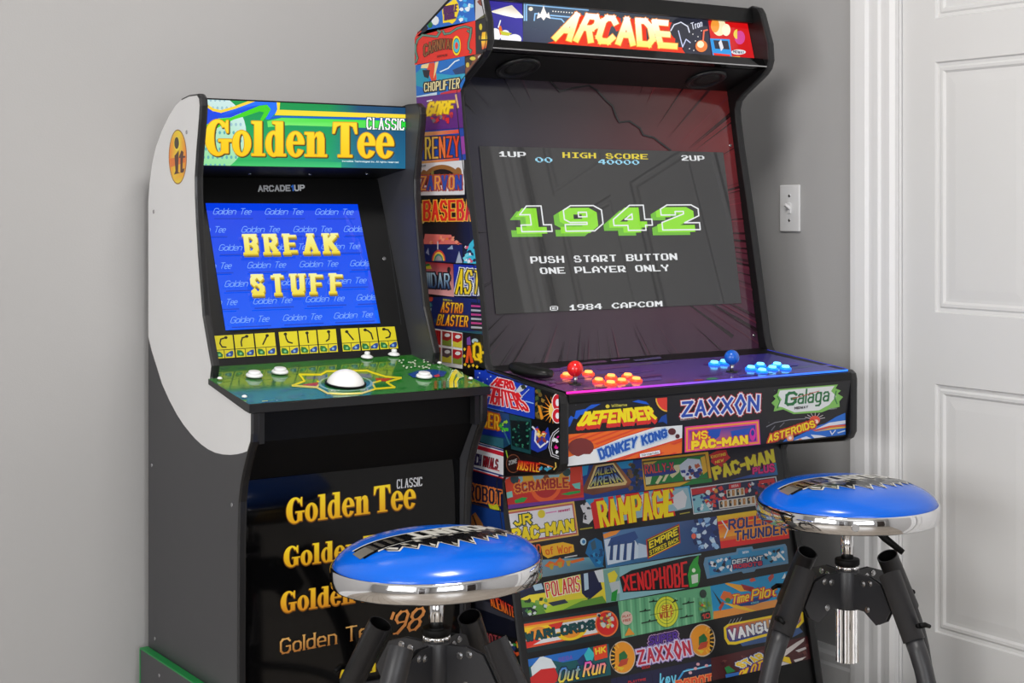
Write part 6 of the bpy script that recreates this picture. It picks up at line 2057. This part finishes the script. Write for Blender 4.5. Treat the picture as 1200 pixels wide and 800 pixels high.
b.prism([(2.560, gz(2.56) - .016), (2.560, gz(2.56) - .001), (2.5622, gz(2.562)), (2.7458, gz(2.7458)), (2.7458, gz(2.7458) - .010), (2.58, gz(2.58) - .0165)], 1.1525, 1.6635, 0)
b.prism([(2.7458, gz(2.7458) - .012), (2.7458, gz(2.7458)), (2.832, gz(2.832)), (2.832, gz(2.832) - .012)], JX0 + .0008, JX1 - .0008, 0)
b.build('control_deck', WG)


def gdk(px, lift=0.0):
    return on_plane(*px, GDp + GDn * (.0030 + lift), GDn)


GQ = lambda p: Matrix.Translation(p) @ GDn.to_track_quat('Z', 'Y').to_matrix().to_4x4()
for px in ((298, 440.5), (328, 436.4), (497, 441.4)):
    b = MB(M['plastic_white'])
    b.lathe([(.0162, 0), (.0162, .0026), (.0146, .0046), (.0128, .005), (.0122, .004)], 30, 0, True, GQ(gdk(px)))
    o = b.build('push_button', WG)
    b = MB(M['plastic_white'])
    b.lathe([(.0118, .002), (.0118, .0086), (.0106, .0098), (1e-6, .0092)], 28, 0, True, GQ(gdk(px)))
    b.build('plunger', o)
for px in ((430, 418.6), (461.5, 415.6)):
    b = MB(M['plastic_white'])
    b.lathe([(.0125, 0), (.0125, .002), (.0085, .0045), (.006, .005)], 24, 0, True, GQ(gdk(px)))
    o = b.build('push_button', WG)
    b = MB(M['plastic_white'])
    b.lathe([(.0058, .003), (.0058, .0105), (.0045, .012), (1e-6, .012)], 20, 0, True, GQ(gdk(px)))
    b.build('plunger', o)
p = gdk((405, 449.4))
b = MB(M['black_matte'])
b.lathe([(.0395, 0), (.0395, .0022), (.0372, .003), (.0366, .0)], 40, 0, True, GQ(p))
tb = b.build('trackball', WG)
b = MB(M['plastic_white'])
r = .0385
b.lathe([(r * math.sin(a), -.011 + r * math.cos(a)) for a in [math.radians(t) for t in (73, 66, 58, 50, 42, 34, 26, 18, 10, 4)]] + [(1e-6, r - .011)], 48, 0, True, GQ(p))
b.build('ball', tb)
for px in ((257.5, 443.6), (286.5, 465), (481.5, 411.6), (515, 425.4), (551.5, 443.6)):
    b = MB(M['plastic_white'])
    b.lathe([(.005, 0), (.0045, .002), (.0025, .0034), (1e-6, .0036)], 16, 0, True, GQ(gdk(px)))
    b.build('screw', WG)
# apron and front glass
b = MB(M['black_matte'])
b.prism([(2.585, gz(2.585) - .0172), (2.600, gz(2.6) - .0172), (2.655, .724), (2.640, .724), (2.592, .800)], JX0 + .0008, JX1 - .0008)
b.build('apron', WG)
for x0 in (JX0 + .001, JX1 - .0115):
    b = MB(M['rubber'])
    b.box(x0, x0 + .0105, 2.566, 2.584, .800, .8555)
    b.build('corner_block', WG)
GK = Art((0, 2.640, .5), (0, -1, 0), lift=.0003)
GK.tile(None)
g1, g2 = (252, 222, 40), (226, 166, 20)
GK.serif([(335.5, 584.5), (487, 563), (487.4, 594.5), (335.5, 614)], 'Golden Tee', [g1, g2], out=[(.9, (120, 70, 10), 0, .6)])
GK.text([(465, 561.8), (495, 558.4), (495, 569), (465, 572.6)], 'CLASSIC', (214, 216, 220), .13, hc=.5, serif=True, gap=1.5)
GK.serif([(332.5, 641), (470, 622), (470, 647), (332.5, 665)], 'Golden Tee', [g1, g2], out=[(.9, (120, 70, 10), 0, .6)])
GK.serif([(329, 694), (464, 674.5), (464, 698.5), (329, 718.5)], 'Golden Tee', [(250, 206, 40), (214, 140, 30)], out=[(.9, (120, 70, 10), 0, .6)])
GK.text([(328, 748.5), (444, 727), (444, 745), (328, 767)], 'Golden Tee', ((226, 176, 100), (170, 110, 50)), .13, hc=.7, serif=True, gap=1.2)
GK.text([(456, 717.5), (497, 710.6), (494, 737), (455, 745.5)], "'98", ((226, 150, 80), (190, 120, 60)), .12, hc=.6, slant=.25)
GK.serif([(398, 782), (500, 768), (500, 800), (398, 815)], 'Golden Tee', [(240, 214, 40), (206, 170, 30)], out=[(.9, (120, 70, 10), 0, .6)])
b = MB(M['black_gloss'])
trimmed(GK, b, M['print'], JX0 + .0008, JX1 - .0008, .33, .722)
b.box(JX0 + .0008, JX1 - .0008, 2.640, 2.646, .3145, .7232, 0)
b.build('kick_panel', WG)
b = MB(M['black'])
b.box(JX0 + .0008, JX1 - .0008, 2.647, 3.049, .3145, .330)
b.build('bottom_panel', WG)

# riser
RS = thing('cabinet_riser', 'dark grey plinth with bright green edging under the narrower golf cabinet', 'riser', (1.408, 2.84, 0))
ry0, ry1, rz = 2.600, 3.066, .324
for x0 in (1.1395, 1.6610):
    b = MB(M['charcoal'])
    b.box(x0, x0 + .0155, ry0, ry1, .001, rz - .002, 0)
    b.build('side_board', RS)
    b = MB(M['green_edge'])
    b.box(x0 - .0012, x0 + .0167, ry0 - .002, ry1 + .002, rz - .002, rz + .001, 0, .0008)
    b.box(x0 - .0012, x0 + .0167, ry1, ry1 + .003, .001, rz - .002, 0, .0008)
    b.box(x0 - .0012, x0 + .0167, ry0 - .003, ry0, .001, rz - .002, 0, .0008)
    e = b.build('edge_trim', RS)
    e['label'] = 'bright green edging'
b = MB(M['charcoal'])
b.box(1.1555, 1.6605, ry0 + .004, ry0 + .018, .001, rz - .014)
b.build('front_board', RS)
b = MB(M['charcoal'])
b.box(1.1555, 1.6605, ry0 + .019, ry1 - .004, rz - .0275, rz - .0115)
b.build('top_board', RS)
p = on_plane(187, 791, (1.1395, 0, 0), (1, 0, 0))
b = MB(M['steel'])
b.disc(p, (-1, 0, 0), .0038, h=.0012)
b.build('screw', RS)

# ------------------------------------------------------------------ the two bar stools
SR = .179                                   # radius of the chrome band


def dome(r):
    t = min(1.0, r / .1735)
    return .0425 * max(0.0, 1 - t ** 3.2) ** .62


class Flat(Art):
    """print laid over the domed seat; drawing coordinates are metres on the seat, y up the page"""

    def __init__(self, z0, turn=0.0):
        self.z0 = z0
        self.c, self.s = math.cos(turn), math.sin(turn)
        self.p = self.n = None
        self.base = self.z = .0008
        self.polys = []
        self.clip = None

    def poly(self, pts, col, step=True):
        cols = col if isinstance(col, list) else [col] * len(pts)
        if self.clip:
            pts, cols = clip_poly(pts, cols, self.clip)
            if len(pts) < 3:
                return
        pts = [(x * self.c + y * self.s, y * self.c - x * self.s) for x, y in pts]
        self.polys.append(([Vector((-x, y, self.z0 + dome(math.hypot(x, y)) + self.z)) for x, y in pts], list(cols)))
        self.z += self.STEP if step else self.MICRO

    def strip(self, top, bot, col, n=14):
        for k in range(n):
            a, c = k / n, (k + 1) / n
            L = lambda q, t: (q[0][0] + (q[1][0] - q[0][0]) * t, q[0][1] + (q[1][1] - q[0][1]) * t)
            self.poly([L(top, a), L(top, c), L(bot, c), L(bot, a)], col, False)
        self.z += self.STEP


def bar_stool(label, x, y, ring_z, az0, lever, tilt=0.0, turn=0.0):
    """ring_z: top edge of the chrome band above the floor; az0: azimuth of the first leg"""
    t = thing('bar_stool', label, 'stool', (x, y, 0), 0.0, 'blue padded bar stools')

    def L(b, name, par=None):
        if name in ('seat_cushion', 'chrome_band', 'seat_base', 'flange') and tilt:
            b.v = [(p[0], p[1], p[2] + tilt * (p[0] * _rt.x + p[1] * _rt.y)) for p in b.v]
        return b.build(name, par or t, origin=(0, 0, 0))
    # cushion
    b = MB(M['vinyl'], M['vinylart'])
    prof = [(.1735, ring_z - .006)] + [(.1735 * s, ring_z + dome(.1735 * s)) for s in (1, .998, .994, .988, .98, .97, .955, .935, .91, .88, .84, .79, .73, .66, .58, .48, .36, .24, .12)] + [(1e-6, ring_z + dome(0))]
    b.lathe(prof, 72, 0, True)
    # print, drawn in the frame of somebody sitting on the far side: lettering reads from behind
    F = Flat(ring_z, turn)
    WH, BK, GY = (222, 220, 212), (16, 16, 18), (120, 116, 108)
    # page frame: x' = -x, y page up = -y world  -> use (x', y') with y' = -y
    def P(xw, yw):
        return (-xw, yw)
    up = lambda x: .036 - .05 * x            # far and near edges of the lettered band
    lo = lambda x: -.022 - .05 * x
    F.strip([P(-.136, up(-.136)), P(.140, up(.140))], [P(-.146, lo(-.146)), P(.144, lo(.144))], BK, 20)
    F.strip([P(-.136, up(-.136) + .003), P(.140, up(.140) + .003)], [P(-.138, up(-.138) - .002), P(.140, up(.140) - .002)], WH, 20)
    F.strip([P(-.120, lo(-.12) + .003), P(.144, lo(.144) + .003)], [P(-.122, lo(-.12) - .002), P(.144, lo(.144) - .002)], WH, 20)
    F.strip([P(-.144, .030), P(-.118, .030)], [P(-.150, -.008), P(-.124, -.008)], GY, 4)
    spikes = [(-.112, -.030), (-.100, -.048), (-.086, -.036), (-.074, -.064), (-.060, -.046), (-.048, -.080), (-.030, -.056), (-.016, -.096), (.004, -.064), (.016, -.098), (.032, -.060),
              (.046, -.090), (.060, -.064), (.070, -.082), (.084, -.056), (.096, -.068), (.110, -.046), (.122, -.052), (.136, -.032)]
    for pad, c in ((.003, WH), (-.002, BK)):
        for (x0, y0), (x1, y1) in zip(spikes, spikes[1:]):
            F.poly([P(x0, lo(x0)), P(x1, lo(x1)), P(x1, (lo(x1) + y1) / 2 - pad / 2), P(x0, (lo(x0) + y0) / 2 - pad / 2)], c, False)
            F.poly([P(x0, (lo(x0) + y0) / 2 - pad / 2), P(x1, (lo(x1) + y1) / 2 - pad / 2), P(x1, y1 - pad), P(x0, y0 - pad)], c, False)
        F.z += F.STEP
    for k, (x0, y0) in enumerate(spikes[1:-1:2]):
        F.poly([P(x0 - .010, lo(x0) - .004), P(x0 - .002, lo(x0) - .004), P(x0 + .006, y0 + .012), P(x0 + .001, y0 + .006)], ((206, 202, 192), (170, 164, 150))[k % 2], False)
    q = [P(.134, lo(.134) + .007), P(-.050, lo(-.050) + .007), P(-.050, up(-.050) - .006), P(.128, up(.128) - .006)]
    F.text(q, 'MOUNT', WH, .24, grow0=.0012)
    for xw in (-.064, -.082, -.100, -.114):
        F.poly([P(xw, .028), P(xw - .007, .028), P(xw - .010, -.008), P(xw - .002, -.008)], (84, 80, 74), False)
    for pts, cols in F.polys:
        nn = (pts[1] - pts[0]).cross(pts[2] - pts[0])
        if nn.z < 0:
            pts, cols = pts[::-1], cols[::-1]
        b.face(pts, 1, cols)
    L(b, 'seat_cushion')
    # chrome band
    b = MB(M['chrome'])
    rb = ring_z - .034
    b.lathe([(.168, rb), (SR - .003, rb), (SR, rb + .003), (SR + .0006, rb + .017), (SR, rb + .031), (SR - .002, rb + .034), (.1742, rb + .0335), (.1736, rb + .026), (.168, rb + .02)], 96, 0, True)
    L(b, 'chrome_band')
    if lever:
        a = math.atan2(-.831, -.556) - .13
        b = MB(M['steel'])
        b.disc((math.cos(a) * (SR + .0004), math.sin(a) * (SR + .0004), rb + .016), (math.cos(a), math.sin(a), 0), .0075, h=.003)
        L(b, 'bolt')
    b = MB(M['black_matte'])
    b.lathe([(1e-6, rb + .004), (.167, rb + .004), (.167, rb + .012), (1e-6, rb + .012)], 60, 0, False)
    L(b, 'seat_base')
    # column
    b = MB(M['black_matte'])
    b.lathe([(.034, rb + .0035), (.030, rb - .006), (.021, rb - .012), (.0165, rb - .014)], 32, 0, True)
    L(b, 'flange')
    hub1 = ring_z - .125
    hub0 = hub1 - .088
    b = MB(M['chrome'])
    b.lathe([(.0125, hub1 - .01), (.0125, rb - .010)], 32, 0, True)
    L(b, 'column')
    b = MB(M['black_matte'])
    b.lathe([(.0232, hub1 - .002), (.0245, hub1), (.0245, hub1 + .0085), (.0235, hub1 + .010), (.013, hub1 + .010)], 40, 0, True)
    L(b, 'collar')
    b = MB(M['chrome'])
    b.lathe([(.0215, hub1 - .012), (.0215, hub1 - .002)], 40, 0, True)
    for k in range(12):
        a = 2 * math.pi * k / 12
        c = Vector((math.cos(a), math.sin(a), 0))
        b.tube([c * .0212 + Vector((0, 0, hub1 - .0115)), c * .0212 + Vector((0, 0, hub1 - .0025))], .0018, 8, 0)
    L(b, 'lock_nut')
    b = MB(M['powder'])
    b.lathe([(.0226, hub0), (.0236, hub0 + .002), (.0236, hub1 - .014), (.0226, hub1 - .012), (.0125, hub1 - .012)], 40, 0, True)
    L(b, 'hub')
    b = MB(M['chrome'])
    n = 36
    vs, fs = [], []
    zs = (hub0 - .105, hub0 + .001)
    for z in zs:
        for k in range(n * 2):
            a = math.pi * k / n
            r = .0225 if k % 4 in (0, 1) else .0208
            vs.append((r * math.cos(a), r * math.sin(a), z))
    m2 = n * 2
    fs = [(k, (k + 1) % m2, (k + 1) % m2 + m2, k + m2) for k in range(m2)]
    b.geo(vs, fs + [tuple(range(m2))[::-1], tuple(range(m2, 2 * m2))], 0, False)
    L(b, 'screw_spindle')
    # four legs with their brackets
    for k in range(4):
        a = az0 + k * math.pi / 2
        ca, sa = math.cos(a), math.sin(a)
        R = lambda r, z, off=0.0: Vector((ca * r - sa * off, sa * r + ca * off, z))
        top = hub1 + .006
        # bracket: two plates clasping the leg
        o = MB(M['powder'])
        for s in (-1, 1):
            pl = [(.0228, hub1 - .016), (.060, hub1 - .014), (.092, top - .030), (.118, hub1 - .070), (.106, hub0 - .004), (.082, hub0 - .016), (.050, hub0 + .004), (.0228, hub0 + .004)]
            i0, i1 = .0030 * s, .0052 * s
            va = [R(r, z, i0) for r, z in pl] + [R(r, z, i1) for r, z in pl]
            m_ = len(pl)
            o.geo(va, [tuple(range(m_)), tuple(range(m_, 2 * m_))[::-1]] + [(i, (i + 1) % m_, (i + 1) % m_ + m_, i + m_) for i in range(m_)])
        br = L(o, 'bracket')
        for s in (-1, 1):
            for r, z in ((.048, hub1 - .030), (.066, hub1 - .026), (.060, hub0 + .010)):
                b = MB(M['steel'])
                c = R(r, z, .0052 * s)
                nrm = Vector((-sa * s, ca * s, 0))
                b.disc(c, nrm, .0062, h=.0018, n=18)
                b.disc(c + nrm * .0016, nrm, .0042, h=.0026, n=6)
                L(b, 'bolt', br)
        # leg: a wide open sleeve with a thinner bent tube below it
        b = MB(M['powder'], M['black_matte'])
        s0, s1 = R(.112, top - .004), R(.174, hub0 - .024)
        d = (s1 - s0).normalized()
        b.tube([s0, s1], .0212, 28, 0, caps=False)
        b.tube([s0 + d * .0002, s0 + d * .03], [.0188, .0188], 28, 1, caps=False)
        # rim of the open end and floor of the socket
        b.tube([s0, s0 + d * .0001], [.0212, .0188], 28, 0, caps=False)
        b.geo([s0 + d * .03 + p for p in [Vector((.0, 0, 0))]], [], 1)
        disc_q = Matrix.Translation(s0 + d * .028) @ d.to_track_quat('Z', 'Y').to_matrix().to_4x4()
        b.lathe([(.0188, 0), (1e-6, 0)], 28, 1, False, disc_q)
        b.tube([s1, s1 + d * .0012], [.0212, .0165], 28, 0, caps=False)
        e0 = R(.190, hub0 - .078)
        path = [s1 - d * .004, s1 + d * .02]
        ctrl = [(.1855, hub0 - .046), (.197, hub0 - .072), (.209, hub0 - .109), (.219, hub0 - .154), (.226, hub0 - .21), (.229, .12), (.233, .018)]
        path = [s1 - d * .004] + [R(r, z) for r, z in ctrl]
        b.tube(path, .0176, 24, 0)
        leg = L(b, 'leg')
        b = MB(M['rubber'])
        b.lathe([(.0178, .0005), (.0186, .003), (.0186, .024), (.0188, .028)], 24, 0, True, Matrix.Translation(R(.233, 0)))
        L(b, 'rubber_foot', leg)
        # clamp knob on the sleeve
        kc = R(.164, hub0 - .002, 0) + Vector((ca, sa, .35)).normalized() * .0185
        kd = Vector((ca, sa, .35)).normalized()
        b = MB(M['black_matte'])
        b.tube([kc, kc + kd * .008], .0045, 12, 0)
        b.tube([kc + kd * .006, kc + kd * .009 + Vector((-sa, ca, 0)) * .012, kc + kd * .010 + Vector((-sa, ca, -.2)) * .024], [.0052, .005, .0038], 12, 0)
        L(b, 'clamp_knob', leg)
    # foot ring
    b = MB(M['powder'])
    nr = 64
    zr, rr, rt = .205, .199, .009
    vs = []
    for i in range(nr):
        a = 2 * math.pi * i / nr
        for j in range(10):
            q_ = 2 * math.pi * j / 10
            vs.append(((rr + rt * math.cos(q_)) * math.cos(a), (rr + rt * math.cos(q_)) * math.sin(a), zr + rt * math.sin(q_)))
    b.geo(vs, [(i * 10 + j, i * 10 + (j + 1) % 10, ((i + 1) % nr) * 10 + (j + 1) % 10, ((i + 1) % nr) * 10 + j) for i in range(nr) for j in range(10)], 0, True)
    L(b, 'foot_ring')
    if lever:
        b = MB(M['black_matte'])
        a = math.atan2(-.2, .98)
        p0 = _rt * .036 - _fw * .02 + Vector((0, 0, rb - .004))
        p1 = _rt * .052 - _fw * .03 + Vector((0, 0, rb - .022))
        p2 = _rt * .100 - _fw * .042 + Vector((0, 0, rb - .060))
        b.tube([p0, p1, p1 + (p2 - p1) * .3, p2], [.0035, .0045, .0075, .0058], 14, 0)
        L(b, 'height_lever')
    return t


# azimuth of the direction towards the camera and to its right
A_TOW = math.atan2(-_fw.y, -_fw.x)
s_left = bar_stool('blue padded bar stool in front of the golf cabinet, the nearer of the two stools', 1.3575, 2.2562, .6295, A_TOW + math.radians(62.0), False, .035)
s_right = bar_stool('blue padded bar stool beside the white door, under the right end of the logo-covered cabinet', 2.271, 2.196, .643, A_TOW + math.radians(33.0), True, 0.0, math.radians(-7))
